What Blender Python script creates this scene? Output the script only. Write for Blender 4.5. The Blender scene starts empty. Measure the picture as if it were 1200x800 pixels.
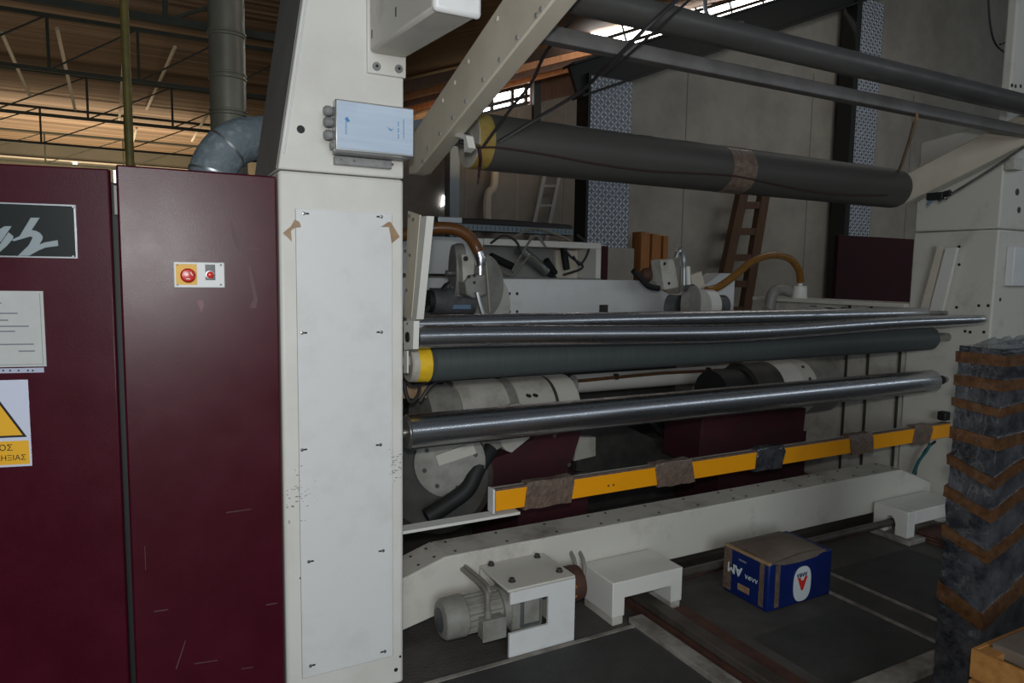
import bpy, math, random
from mathutils import Vector, Matrix
random.seed(7)
S = bpy.context.scene
COL = S.collection

# ------------------------------------------------------------------ camera
F, PITCH, YAW, ROLL, H = 816.423, 0.09737619, -0.49183305, 0.01539004, 1.6
Rz = Matrix(((math.cos(ROLL), -math.sin(ROLL), 0), (math.sin(ROLL), math.cos(ROLL), 0), (0, 0, 1)))
Rx = Matrix(((1, 0, 0), (0, math.cos(PITCH), -math.sin(PITCH)), (0, math.sin(PITCH), math.cos(PITCH))))
Ry = Matrix(((math.cos(YAW), 0, math.sin(YAW)), (0, 1, 0), (-math.sin(YAW), 0, math.cos(YAW))))
RC = (Rz @ Rx @ Ry).transposed()
CAM = Vector((0, 0, H))
def ray(px, py):
    d = RC @ Vector((px - 600, py - 400, F))
    return Vector((d.x, d.z, -d.y))
def onY(px, py, y): d = ray(px, py); return CAM + d * (y / d.y)
def onX(px, py, x): d = ray(px, py); return CAM + d * (x / d.x)
def onZ(px, py, z): d = ray(px, py); return CAM + d * ((z - H) / d.z)
def onP(px, py, p0, n): d = ray(px, py); return CAM + d * ((p0 - CAM).dot(n) / d.dot(n))
def conv(v): return Vector((v.x, v.z, -v.y))
cd = bpy.data.cameras.new('camera'); cam = bpy.data.objects.new('camera', cd); COL.objects.link(cam)
cd.sensor_width = 36; cd.sensor_fit = 'HORIZONTAL'; cd.lens = F * 36 / 1200; cd.clip_end = 200; cd.clip_start = 0.02
right = conv(RC @ Vector((1, 0, 0))); up = -conv(RC @ Vector((0, 1, 0))); back = -conv(RC @ Vector((0, 0, 1)))
M3 = Matrix((right, up, back)).transposed()
cam.matrix_world = Matrix.Translation(CAM) @ M3.to_4x4()
S.camera = cam

# ------------------------------------------------------------------ world, lights, exposure
W = bpy.data.worlds.new('world'); S.world = W; W.use_nodes = True
bg = W.node_tree.nodes['Background']; bg.inputs[0].default_value = (0.80, 0.90, 1.0, 1); bg.inputs[1].default_value = 0.06
def area(name, loc, target, size, power, color, sy=None):
    l = bpy.data.lights.new(name, 'AREA'); l.energy = power; l.color = color; l.size = size
    if sy: l.shape = 'RECTANGLE'; l.size_y = sy
    o = bpy.data.objects.new(name, l); COL.objects.link(o); o.location = loc
    o.rotation_euler = (Vector(target) - Vector(loc)).to_track_quat('-Z', 'Y').to_euler(); return o
fl = bpy.data.lights.new('camera_flash', 'POINT'); fl.energy = 95; fl.color = (1.0, 0.98, 0.95); fl.shadow_soft_size = 0.035
flo = bpy.data.objects.new('camera_flash', fl); COL.objects.link(flo); flo.location = CAM + up * 0.13 + back * 0.05
area('warm_hall_fill', (-2, 25, 1.5), (-2, 27.5, 6), 8.0, 850, (1.0, 0.80, 0.56), 5)  # unseen fill added low in the hall to warm the far roof
area('hall_mid_fill', (-2, 15, 1.5), (-2, 16, 6), 6.0, 48, (1.0, 0.80, 0.58), 5)  # second unseen fill, added to lift the middle of the hall roof
area('bay_wall_fill', (8.5, 4.6, 6.3), (9.0, 8.0, 3.0), 3.0, 58, (1.0, 0.96, 0.88), 1.2)  # unseen area light added overhead to brighten the back wall
area('warm_bay_fill', (5.2, 10.4, 3.2), (5.6, 10.4, 6), 1.5, 14, (1.0, 0.66, 0.34))  # added upward fill that warms the right bay roof, no visible fitting
area('door_daylight', (-1.1, -5.0, 2.5), (0.2, 4.0, 2.0), 3.6, 175, (0.86, 0.95, 1.0), 2.4)
area('front_window_row', (11.0, -5.0, 4.6), (8.0, 3.0, 1.2), 16.0, 92, (0.80, 0.91, 1.0), 0.5)
S.view_settings.view_transform = 'Standard'; S.view_settings.look = 'None'
S.view_settings.exposure = 0.0; S.view_settings.gamma = 1.0; S.view_settings.use_curve_mapping = False

# ------------------------------------------------------------------ materials
MATS = {}
def mat(name, c, rough=0.5, metal=0.0, c2=None, scale=6.0, bump=0.0, bscale=60.0, lo=0.4, hi=0.65, spec=0.5, coat=0.0, emit=0.0, stretch=None, alpha=1.0, rvar=0.0, trans=0.0):
    m = bpy.data.materials.new(name); m.use_nodes = True; nt = m.node_tree; b = nt.nodes['Principled BSDF']
    b.inputs['Base Color'].default_value = (*c, 1); b.inputs['Roughness'].default_value = rough
    b.inputs['Metallic'].default_value = metal; b.inputs['Specular IOR Level'].default_value = spec
    b.inputs['Coat Weight'].default_value = coat; b.inputs['Alpha'].default_value = alpha
    b.inputs['Transmission Weight'].default_value = trans
    if emit: b.inputs['Emission Color'].default_value = (*c, 1); b.inputs['Emission Strength'].default_value = emit
    tc = nt.nodes.new('ShaderNodeTexCoord'); mp = nt.nodes.new('ShaderNodeMapping'); nt.links.new(tc.outputs['Object'], mp.inputs[0])
    if stretch: mp.inputs['Scale'].default_value = stretch
    if c2 or rvar:
        n = nt.nodes.new('ShaderNodeTexNoise'); n.inputs['Scale'].default_value = scale; n.inputs['Detail'].default_value = 8; n.inputs['Roughness'].default_value = 0.65
        nt.links.new(mp.outputs[0], n.inputs['Vector'])
        r = nt.nodes.new('ShaderNodeMapRange'); r.inputs[1].default_value = lo; r.inputs[2].default_value = hi
        nt.links.new(n.outputs['Fac'], r.inputs[0])
        if c2:
            mx = nt.nodes.new('ShaderNodeMix'); mx.data_type = 'RGBA'; mx.inputs[6].default_value = (*c, 1); mx.inputs[7].default_value = (*c2, 1)
            nt.links.new(r.outputs[0], mx.inputs[0]); nt.links.new(mx.outputs[2], b.inputs['Base Color'])
        if rvar:
            r2 = nt.nodes.new('ShaderNodeMapRange'); r2.inputs[3].default_value = rough; r2.inputs[4].default_value = rough + rvar
            nt.links.new(r.outputs[0], r2.inputs[0]); nt.links.new(r2.outputs[0], b.inputs['Roughness'])
    if bump:
        n2 = nt.nodes.new('ShaderNodeTexNoise'); n2.inputs['Scale'].default_value = bscale; n2.inputs['Detail'].default_value = 3
        nt.links.new(mp.outputs[0], n2.inputs['Vector'])
        bp = nt.nodes.new('ShaderNodeBump'); bp.inputs['Strength'].default_value = bump; bp.inputs['Distance'].default_value = 0.01
        nt.links.new(n2.outputs['Fac'], bp.inputs['Height']); nt.links.new(bp.outputs[0], b.inputs['Normal'])
    MATS[name] = m; return m
mat('white', (.70, .69, .65), .45, c2=(.60, .58, .53), scale=3.0, lo=.45, hi=.8, bump=.03, bscale=40)
mat('white_panel', (.70, .71, .71), .42, c2=(.61, .60, .57), scale=7, lo=.5, hi=.85, bump=.03, bscale=30)
mat('white_dirty', (.52, .50, .45), .55, c2=(.24, .22, .18), scale=5, lo=.48, hi=.75, bump=.05)
mat('white_worn', (.60, .58, .52), .55, c2=(.33, .30, .26), scale=4, lo=.55, hi=.85, bump=.05)
mat('cream', (.62, .57, .47), .5, c2=(.52, .47, .38), scale=2.5, bump=.02)
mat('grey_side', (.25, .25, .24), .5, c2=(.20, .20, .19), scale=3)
mat('maroon', (.050, .002, .009), .29, c2=(.060, .003, .012), scale=5, bump=.07, bscale=330, spec=.34, rvar=.05)
mat('maroon_flat', (.042, .002, .008), .8, c2=(.028, .002, .006), scale=6, bump=.05)
mat('black', (.010, .010, .011), .62)
mat('black_gloss', (.018, .022, .022), .25)
mat('dark', (.03, .028, .027), .6, c2=(.055, .05, .045), scale=8)
mat('logo_silver', (.30, .35, .37), .45, metal=.2)
mat('aluminium', (.55, .56, .57), .35, metal=.9)
mat('steel', (.38, .37, .36), .3, metal=.85, c2=(.25, .24, .23), scale=20)
mat('chrome', (.62, .63, .66), .235, metal=1.0, c2=(.52, .52, .55), scale=4, stretch=(.4, 6, 6), rvar=.08)
mat('chrome_dull', (.34, .34, .36), .30, metal=1.0, c2=(.26, .26, .27), scale=3, stretch=(.4, 6, 6), rvar=.12)
mat('tube_dark', (.10, .096, .092), .38, metal=.35, c2=(.065, .062, .06), scale=4, stretch=(.6, 3, 3), rvar=.15)
mat('bar_grey', (.15, .142, .14), .45, metal=.1, c2=(.10, .095, .09), scale=5)
mat('rubber', (.060, .057, .051), .5, c2=(.050, .047, .042), scale=3, stretch=(.3, 2, 2), bump=.02)
mat('rubber_green', (.060, .072, .072), .5, c2=(.048, .058, .058), scale=20, stretch=(6, .2, .2))
mat('yellow', (.80, .44, .01), .45, c2=(.66, .36, .015), scale=5)
mat('yellow_band', (.82, .52, .01), .5, c2=(.6, .36, .02), scale=8)
mat('yellow_aged', (.34, .26, .07), .6, c2=(.24, .15, .03), scale=8)
mat('amber', (.90, .36, .004), .38, c2=(.78, .30, .006), scale=5, lo=.5, hi=.9)
mat('sign_yellow', (.85, .45, .02), .5)
mat('red', (.65, .03, .02), .3, coat=.4)
mat('paper', (.55, .57, .55), .4, c2=(.48, .50, .49), scale=6, coat=.3)
mat('paper_strip', (.45, .48, .60), .5)
mat('sign_white', (.62, .66, .80), .4)
mat('print_grey', (.22, .22, .25), .6)
mat('blue_box', (.50, .60, .72), .35, c2=(.46, .55, .68), scale=20, stretch=(.2, 1, 3), coat=.2)
mat('print_blue', (.05, .22, .48), .5)
mat('gland', (.28, .28, .28), .45, c2=(.2, .2, .2), scale=30)
mat('tape_tan', (.36, .24, .14), .45, c2=(.28, .17, .09), scale=25)
mat('tape_brown', (.105, .048, .018), .32, c2=(.055, .022, .008), scale=30, bump=.25, bscale=45, coat=.3)
mat('tape_dirty', (.17, .115, .085), .4, c2=(.10, .07, .055), scale=30, bump=.7, bscale=60, coat=.25)
mat('wrap', (.018, .020, .025), .13, c2=(.085, .087, .098), scale=8, bump=.8, bscale=22, coat=.8, lo=.42, hi=.7)
mat('plastic_film', (.45, .50, .55), .12, bump=1.0, bscale=30, trans=.6, alpha=.45)
mat('orange_wood', (.40, .19, .05), .6, c2=(.28, .12, .03), scale=4, stretch=(1, 8, 8))
mat('brown_wood', (.13, .065, .035), .7, c2=(.09, .045, .025), scale=5, stretch=(4, 4, .6))
mat('plank_orange', (.42, .17, .045), .6, c2=(.3, .11, .03), scale=4, stretch=(5, 5, .5))
mat('carton_blue', (.004, .016, .12), .35, c2=(.003, .012, .09), scale=6, bump=.05)
mat('carton_brown', (.15, .12, .095), .6, c2=(.11, .085, .065), scale=6)
mat('label_white', (.62, .68, .70), .45)
mat('floor', (.085, .078, .07), .75, c2=(.045, .042, .038), scale=3.5, lo=.35, hi=.7, bump=.5, bscale=90)
mat('floor_plate', (.050, .049, .047), .7, c2=(.034, .033, .032), scale=5, bump=.7, bscale=160)
mat('concrete_trim', (.30, .28, .25), .8, c2=(.14, .12, .10), scale=9)
mat('rust', (.085, .035, .022), .75, c2=(.05, .022, .016), scale=12, bump=.3)
mat('rail_steel', (.10, .085, .075), .5, metal=.4, c2=(.06, .05, .04), scale=8)
mat('motor_grey', (.27, .265, .24), .5, c2=(.19, .18, .16), scale=12, bump=.05)
mat('motor_dark', (.10, .105, .11), .5, c2=(.06, .06, .06), scale=12)
mat('motor_label', (.13, .20, .30), .4)
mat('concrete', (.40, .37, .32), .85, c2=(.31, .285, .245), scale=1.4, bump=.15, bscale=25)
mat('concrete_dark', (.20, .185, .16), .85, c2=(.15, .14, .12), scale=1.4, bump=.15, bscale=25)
mat('joint', (.20, .185, .16), .8)
mat('diamond_plate', (.20, .22, .26), .5, metal=.3)
mat('diamond_raised', (.72, .78, .86), .45, metal=.3)
mat('roof_sheet', (.34, .235, .145), .6, c2=(.085, .055, .032), scale=1.0, stretch=(.06, 7, 1), lo=.36, hi=.66)  # dark streaks put the ridge shading of the corrugation into the colour
mat('roof_sheet_right', (.34, .17, .06), .55, c2=(.22, .11, .045), scale=.8, stretch=(.3, 3, 1))
mat('truss_green', (.055, .062, .045), .6, c2=(.04, .045, .035), scale=5)
mat('truss_light', (.72, .66, .54), .55)  # colour raised so the braces look lit from the front
mat('hall_wall', (.15, .135, .10), .8, c2=(.12, .11, .085), scale=.5)
mat('pole_yellow', (.19, .15, .03), .5, c2=(.12, .10, .02), scale=6)
mat('duct', (.36, .34, .27), .45, metal=.3, c2=(.25, .235, .185), scale=3, stretch=(1, 1, .3))
mat('insulation', (.21, .26, .29), .6, c2=(.40, .47, .50), scale=22, lo=.5, hi=.75, bump=.7, bscale=30)
mat('rafter', (.016, .018, .017), .6)
mat('daylight_pane', (1.0, 1.0, 1.0), .5, emit=9)
mat('hose_amber', (.24, .105, .012), .35, c2=(.18, .075, .01), scale=30, coat=.2)
mat('hose_brown', (.15, .055, .012), .35, c2=(.10, .04, .01), scale=20)
mat('cable', (.20, .185, .155), .5)
mat('strap', (.025, .022, .024), .6)
mat('rope_red', (.035, .012, .014), .7)
mat('ladder_metal', (.36, .38, .38), .4, metal=.5)
mat('pipe_cream', (.40, .37, .30), .5)
mat('tray', (.20, .25, .28), .5, metal=.3)
mat('teal', (.02, .12, .13), .5)

# ------------------------------------------------------------------ mesh helpers
class MB:
    def __init__(self): self.v = []; self.f = []
    def add(self, vs, fs):
        o = len(self.v); self.v += [Vector(p) for p in vs]; self.f += [[i + o for i in f] for f in fs]; return self
    def box(self, x0, x1, y0, y1, z0, z1):
        vs = [(x, y, z) for x in (x0, x1) for y in (y0, y1) for z in (z0, z1)]
        return self.add(vs, [(0, 1, 3, 2), (4, 6, 7, 5), (0, 4, 5, 1), (2, 3, 7, 6), (0, 2, 6, 4), (1, 5, 7, 3)])
    def obox(self, c, ax, ay, az):      # oriented box: centre and three half-axis vectors
        c, ax, ay, az = map(Vector, (c, ax, ay, az))
        vs = [c + ax * i + ay * j + az * k for i in (-1, 1) for j in (-1, 1) for k in (-1, 1)]
        return self.add(vs, [(0, 1, 3, 2), (4, 6, 7, 5), (0, 4, 5, 1), (2, 3, 7, 6), (0, 2, 6, 4), (1, 5, 7, 3)])
    def prism(self, poly, ext):         # polygon of 3-D points extruded by a vector
        n = len(poly); e = Vector(ext); p = [Vector(q) for q in poly]
        vs = p + [q + e for q in p]
        fs = [list(range(n)), list(range(2 * n - 1, n - 1, -1))] + [(i, i + n, (i + 1) % n + n, (i + 1) % n)[::-1] for i in range(n)]
        return self.add(vs, fs)
    def cyl(self, a, b, r0, r1=None, n=24, caps=True):
        a, b = Vector(a), Vector(b); r1 = r0 if r1 is None else r1
        d = (b - a).normalized(); u = d.orthogonal().normalized(); w = d.cross(u)
        vs = [a + (u * math.cos(t) + w * math.sin(t)) * r0 for t in [2 * math.pi * i / n for i in range(n)]]
        vs += [b + (u * math.cos(t) + w * math.sin(t)) * r1 for t in [2 * math.pi * i / n for i in range(n)]]
        fs = [(i, (i + 1) % n, (i + 1) % n + n, i + n) for i in range(n)]
        if caps: fs += [list(range(n - 1, -1, -1)), list(range(n, 2 * n))]
        return self.add(vs, fs)
    def lathe(self, a, d, prof, n=32):  # prof: (distance along d, radius)
        a, d = Vector(a), Vector(d).normalized(); u = d.orthogonal().normalized(); w = d.cross(u)
        vs = []; fs = []
        for s, r in prof:
            vs += [a + d * s + (u * math.cos(2 * math.pi * i / n) + w * math.sin(2 * math.pi * i / n)) * r for i in range(n)]
        for k in range(len(prof) - 1):
            fs += [(k * n + i, k * n + (i + 1) % n, (k + 1) * n + (i + 1) % n, (k + 1) * n + i) for i in range(n)]
        fs += [list(range(n - 1, -1, -1)), list(range((len(prof) - 1) * n, len(prof) * n))]
        return self.add(vs, fs)
    def tube(self, path, r, n=8, flat=None):
        p = [Vector(q) for q in path]; m = len(p); rr = r if isinstance(r, (list, tuple)) else [r] * m
        vs = []; u = None
        for i in range(m):
            d = (p[min(i + 1, m - 1)] - p[max(i - 1, 0)]).normalized()
            if u is None: u = d.orthogonal().normalized()
            u = (u - d * u.dot(d)).normalized(); w = d.cross(u)
            for k in range(n):
                t = 2 * math.pi * k / n
                vs.append(p[i] + (u * math.cos(t) + w * math.sin(t) * (flat or 1)) * rr[i])
        fs = [(i * n + k, i * n + (k + 1) % n, (i + 1) * n + (k + 1) % n, (i + 1) * n + k) for i in range(m - 1) for k in range(n)]
        fs += [list(range(n - 1, -1, -1)), list(range((m - 1) * n, m * n))]
        return self.add(vs, fs)
def smooth_path(pts, k=8):
    p = [Vector(q) for q in pts]; out = []
    for i in range(len(p) - 1):
        p0, p1, p2, p3 = p[max(i - 1, 0)], p[i], p[i + 1], p[min(i + 2, len(p) - 1)]
        for j in range(k):
            t = j / k
            out.append(0.5 * ((2 * p1) + (p2 - p0) * t + (2 * p0 - 5 * p1 + 4 * p2 - p3) * t * t + (-p0 + 3 * p1 - 3 * p2 + p3) * t ** 3))
    return out + [p[-1]]
def wpos(o):
    v = Vector((0, 0, 0))
    while o: v = v + o.location; o = o.parent
    return v
def obj(name, mb, m, parent=None, bevel=0, smooth=True, label=None, seg=2):
    vs = mb.v
    if parent is not None: org = wpos(parent)
    else:
        lo = [min(v[i] for v in vs) for i in range(3)]; hi = [max(v[i] for v in vs) for i in range(3)]
        org = Vector(((lo[0] + hi[0]) / 2, (lo[1] + hi[1]) / 2, lo[2]))
    me = bpy.data.meshes.new(name); me.from_pydata([tuple(v - org) for v in vs], [], mb.f); me.update()
    bm = __import__('bmesh').new(); bm.from_mesh(me); __import__('bmesh').ops.recalc_face_normals(bm, faces=bm.faces); bm.to_mesh(me); bm.free()
    if smooth: me.shade_smooth(); me.set_sharp_from_angle(angle=math.radians(32))
    me.materials.append(MATS[m])
    o = bpy.data.objects.new(name, me); COL.objects.link(o)
    if parent is not None: o.parent = parent
    else: o.location = org
    if bevel:
        b = o.modifiers.new('bevel', 'BEVEL'); b.width = bevel; b.segments = seg; b.limit_method = 'ANGLE'; b.angle_limit = math.radians(40)
    if label: o['label'] = label
    return o
def tag(o, label, cat, group=None):
    o['label'] = label; o['category'] = cat
    if group: o['group'] = group
    return o
def thing(name, label, cat, loc, group=None):
    o = bpy.data.objects.new(name, None); COL.objects.link(o); o.location = loc; o.empty_display_size = .1
    return tag(o, label, cat, group)
def struct(o): o['kind'] = 'structure'; return o
def boxm(*a): return MB().box(*a)
def cylm(*a, **k): return MB().cyl(*a, **k)
def textmesh(name, s, m, parent, origin, xdir, ydir, size, extrude=.0006, align='LEFT', bold=0.0):
    c = bpy.data.curves.new('t', 'FONT'); c.body = s; c.size = size; c.extrude = extrude; c.align_x = align; c.offset = bold; c.resolution_u = 3
    t = bpy.data.objects.new('t', c); COL.objects.link(t)
    dg = bpy.context.evaluated_depsgraph_get(); me = bpy.data.meshes.new_from_object(t.evaluated_get(dg))
    bpy.data.objects.remove(t); bpy.data.curves.remove(c)
    xd, yd = Vector(xdir).normalized(), Vector(ydir).normalized(); zd = xd.cross(yd)
    org = wpos(parent)
    for v in me.vertices: v.co = Vector(origin) + xd * v.co.x + yd * v.co.y + zd * v.co.z - org
    me.name = name; me.materials.clear(); me.materials.append(MATS[m])
    o = bpy.data.objects.new(name, me); COL.objects.link(o); o.parent = parent; return o
_bolt = {}
def bolt(parent, p, d, r, h, m='steel', name='bolt', n=6):
    mb = MB().lathe(p, d, [(-.001, r), (h * .75, r), (h, r * .8)], n)
    return obj(name, mb, m, parent)

YP = 2.47; XL = .865; XR = 4.79
X3, Y3, Z3 = Vector((1, 0, 0)), Vector((0, 1, 0)), Vector((0, 0, 1))

# ================================================================== SETTING
# floor
struct(obj('floor', boxm(-14, 16, -6, 31, -.2, 0), 'floor', smooth=False))
fl_o = bpy.data.objects['floor']
# darker chequer plates let into the floor in front of the trolley beam
for i, (x0, x1, y0, y1) in enumerate([(.9, 1.93, .6, 2.40), (2.36, 3.05, 1.675, 2.09), (3.3, 4.0, 1.2, 2.42)]):
    obj('floor_plate', boxm(x0, x1, y0, y1, 0, .004), 'floor_plate', fl_o, smooth=False)
obj('floor_edging', boxm(.9, 1.96, 2.405, 2.425, 0, .006), 'concrete_trim', fl_o)
obj('floor_edging', boxm(3.055, 3.075, 1.2, 2.26, 0, .008), 'concrete_trim', fl_o)
obj('floor_edging', boxm(3.26, 3.28, 1.2, 2.40, 0, .008), 'concrete_trim', fl_o)
obj('floor_pit', boxm(3.08, 3.255, 1.2, 2.30, 0, .003), 'dark', fl_o)
obj('floor_edging', boxm(2.2, 3.05, 1.56, 1.64, 0, .03), 'concrete_trim', fl_o)
obj('floor_pit', boxm(2.2, 3.05, 1.64, 1.675, 0, .005), 'dark', fl_o)

# back wall on the right bay, with panels, joints and steel-clad columns
YW = 8.0
wl = onY(690, 110, YW).x
wp = [(wl, YW, 0), (17, YW, 0), (17, YW, 8.6), (wl + 5.6, YW, 6.4), (wl, YW, 4.15)]
wb = struct(obj('wall_back', MB().prism(wp, (0, .25, 0)), 'concrete', smooth=False))
for x in (7.1, 9.75, 12.4):
    obj('panel_joint', boxm(x, x + .014, YW - .004, YW, 0, 4.9), 'joint', wb, smooth=False)
for z in (1.05, 3.0):
    obj('panel_joint', boxm(wl, 17, YW - .004, YW, z, z + .012), 'joint', wb, smooth=False)
def column(px0, px1, py, z0, z1, label, strip):
    a, b = onY(px0, py, YW - .35), onY(px1, py, YW - .35)
    t = thing('steel_column', label, 'column', ((a.x + b.x) / 2, YW - .15, z0))
    obj('core', boxm(a.x + .02, b.x - .02, YW - .3, YW - .02, z0, z1), 'rafter', t, smooth=False)
    obj('cladding_plate', boxm(a.x, b.x, YW - .35, YW - .335, z0 + .02, z1 - .02), 'diamond_plate', t, smooth=False)
    if strip: obj('side_flange', boxm(a.x - strip, a.x - .002, YW - .37, YW - .1, z0, z1), 'rafter', t, smooth=False)
    mb = MB(); r = random.Random(3); n = 0
    w = b.x - a.x; st = .052; rows = int((z1 - z0) / st); cols = int(w / st)
    for i in range(rows):
        for j in range(cols):
            c = Vector((a.x + (j + .5) * w / cols, YW - .35, z0 + (i + .5) * st)); s = 1 if (i + j) % 2 else -1
            d = Vector((.026, 0, s * .026)); e = Vector((-s * .009, 0, .009)) 
            q = c + Vector((0, -.006, 0))
            mb.add([c - d, c + e, c + d, c - e, q], [(0, 1, 4), (1, 2, 4), (2, 3, 4), (3, 0, 4)])
    o = obj('tread_pattern', mb, 'diamond_raised', t, smooth=False); o['kind'] = 'stuff'
    return t
column(690, 739, 180, 1.9, 4.16, 'wide chequer-plate clad column at the left edge of the concrete wall', .04)
column(1001, 1027, 150, 0, 6.1, 'narrow chequer-plate clad column behind the rollers on the right', .12)
# sloping rafter and the glazing above it
ra, rb_ = onY(700, 108, 7.7), onY(1030, -4, 7.7)
sl = (rb_ - ra).normalized(); nrm = Vector((-sl.z, 0, sl.x))
rt = thing('roof_rafter', 'dark sloping steel roof beam above the concrete wall', 'beam', ra)
obj('web', MB().prism([ra - sl * .3, rb_ + sl * 2, rb_ + sl * 2 + nrm * .42, ra - sl * .3 + nrm * .42], (0, .06, 0)), 'rafter', rt, smooth=False)
for k in (0, .40):
    obj('flange', MB().prism([ra - sl * .3 + nrm * k - Y3 * .1, rb_ + sl * 2 + nrm * k - Y3 * .1, rb_ + sl * 2 + nrm * (k + .03) - Y3 * .1, ra - sl * .3 + nrm * (k + .03) - Y3 * .1], (0, .26, 0)), 'rafter', rt, smooth=False)
ga = onY(705, 78, 8.2)
win = struct(obj('window_1', MB().prism([ga + sl * 0, ga + sl * 4.2, ga + sl * 4.2 + nrm * .62, ga + nrm * .62], (0, .02, 0)), 'daylight_pane', smooth=False))
for k in (.0, .2, .33, .62):
    obj('glazing_bar', MB().prism([ga + nrm * (k - .02) - Y3 * .04, ga + sl * 4.2 + nrm * (k - .02) - Y3 * .04, ga + sl * 4.2 + nrm * (k + .025) - Y3 * .04, ga + nrm * (k + .025) - Y3 * .04], (0, .03, 0)), 'rafter', win, smooth=False)
for s in (.5, 1.2, 1.9, 2.6, 3.3):
    obj('glazing_bar', MB().prism([ga + sl * s - Y3 * .03, ga + sl * (s + .025) - Y3 * .03, ga + sl * (s + .025) + nrm * .62 - Y3 * .03, ga + sl * s + nrm * .62 - Y3 * .03], (0, .02, 0)), 'rafter', win, smooth=False)
ov = onY(826, 12, 7.55); ov2 = onY(838, 25, 7.55)
cp = tag(obj('conduit_pipe', MB().tube(smooth_path([onY(826, -6, 7.55), onY(827, 12, 7.55), onY(833, 22, 7.55), onY(850, 27, 7.55), onY(870, 27, 7.55)]), .03), 'tray'), 'bent grey pipe fixed to the dark roof beam', 'pipe')

# far wall beyond the wide column, with its panels, window, ladder and pipe
YF = 12.0
fa = onY(470, 155, YF); fb = onY(640, 118, YF); fw_r = 8.6
def ftop(x): return fa.z + (x - fa.x) * (fb.z - fa.z) / (fb.x - fa.x)
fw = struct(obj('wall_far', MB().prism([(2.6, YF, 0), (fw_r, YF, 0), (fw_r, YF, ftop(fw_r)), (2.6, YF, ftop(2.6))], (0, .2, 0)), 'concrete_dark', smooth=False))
for px in (545, 604, 632, 660):
    q = onY(px, 230, YF); obj('panel_joint', boxm(q.x, q.x + (.06 if px in (604, 632) else .03), YF - .01, YF, 0, ftop(q.x) - .1), 'joint', fw, smooth=False)
q = onY(540, 262, YF).z
c0, c1 = onY(526, 220, 11.6), onY(537, 220, 11.6)
tag(obj('steel_post', boxm(c0.x, c1.x, 11.55, 11.8, 0, 4.2), 'tray', smooth=False), 'plain blue-grey post beside the far concrete wall', 'post')
w0, w1 = onY(566, 137, 12.6), onY(624, 84, 12.6)
win2 = struct(obj('window_2', boxm(w0.x - .3, w1.x + .35, 12.6, 12.62, w0.z - .8, w1.z + .5), 'daylight_pane', smooth=False))
for px in (577, 601, 617):
    q = onY(px, 110, 12.5); obj('mullion', boxm(q.x - .03, q.x + .03, 12.5, 12.56, w0.z - .8, w1.z + .5), 'rafter', win2, smooth=False)
for py in (97, 110, 118):
    q = onY(600, py, 12.5); obj('mullion', MB().prism([(q.x - 1.2, 12.48, q.z - .55), (q.x + 1.2, 12.48, q.z + .25), (q.x + 1.2, 12.48, q.z + .32), (q.x - 1.2, 12.48, q.z - .48)], (0, .05, 0)), 'rafter', win2, smooth=False)
struct(obj('wall_gable', MB().prism([onY(622, 150, 12.3), onY(622, 60, 12.3), onY(720, 20, 12.3), onY(720, 150, 12.3)], (0, .05, 0)), 'brown_wood', smooth=False))
obj('gable_post', MB().prism([onY(626, 150, 11.9), onY(626, 84, 11.9), onY(634, 80, 11.9), onY(634, 150, 11.9)], (0, .1, 0)), 'rafter', fw, smooth=False)
struct(obj('door_crack', MB().prism([onY(517, 242, 11.95), onY(521, 240, 11.95), onY(522.5, 229, 11.95), onY(519, 229, 11.95)], (0, .02, 0)), 'daylight_pane', smooth=False))  # glowing sliver standing for daylight through a door crack
pp = [onY(580, 180, 11.8), onY(579, 217, 11.8), onY(572, 228, 11.8), onY(571, 255, 11.8), onY(576, 262, 11.8), onY(586, 264, 11.8)]
tag(obj('wall_pipe', MB().tube(smooth_path(pp, 6), .075, 10), 'pipe_cream'), 'cream drain pipe with an offset bend on the far wall', 'pipe')
def ladder(name, label, pts, Y, m, rungs, w, rw):
    # pts: left bottom, left top, right bottom, right top in the picture, leaning in plane Y
    lb, lt, rb, rt_ = [onY(*p, Y) for p in pts]
    t = thing(name, label, 'ladder', (lb + rb) / 2)
    for a, b in ((lb, lt), (rb, rt_)):
        d = (b - a); obj('rail', MB().obox((a + b) / 2, d / 2, Vector((w, 0, 0)), Vector((0, w * .6, 0))), m, t, smooth=False)
    for f in rungs:
        a, b = lb.lerp(lt, f), rb.lerp(rt_, f)
        obj('rung', MB().obox((a + b) / 2, (b - a) / 2, Vector((0, w * .5, 0)), Vector((0, 0, rw))), m, t, smooth=False)
ladder('step_ladder', 'grey metal ladder leaning on the far wall', [(590, 424), (640, 195), (611, 424), (657, 195)], 11.7, 'ladder_metal', [.1, .2, .3, .4, .5, .6, .7, .8, .9], .04, .022)
ladder('wooden_ladder', 'brown wooden ladder leaning against the concrete wall', [(818, 470), (872, 215), (855, 470), (897, 215)], 7.6, 'brown_wood', [.06, .18, .30, .42, .54, .66, .78, .90], .085, .05)
# orange boards stacked upright
for i in range(5):
    a = onY(745.5 + i * 6.5, 300, 7.6); b = onY(745.5 + (i + 1) * 6.5 - .8, 300, 7.6)
    zt = onY(745, 271.5 + i * .9, 7.6).z
    tag(obj('upright_board', boxm(a.x, b.x, 7.5 + .03 * (i % 2), 7.7, 0, zt), 'plank_orange', bevel=.008), ['leftmost', 'second from left', 'middle', 'second from right', 'rightmost'][i] + ' of the orange boards standing against the concrete wall', 'board', 'orange boards')
a = onY(983, 275, 5.4); b = onY(1073, 358, 5.4)
tag(obj('partition_board', boxm(a.x, b.x + .1, 5.4, 5.45, 0, a.z), 'maroon_flat', bevel=.004), 'dark maroon board standing behind the right machine frame', 'panel')
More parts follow.
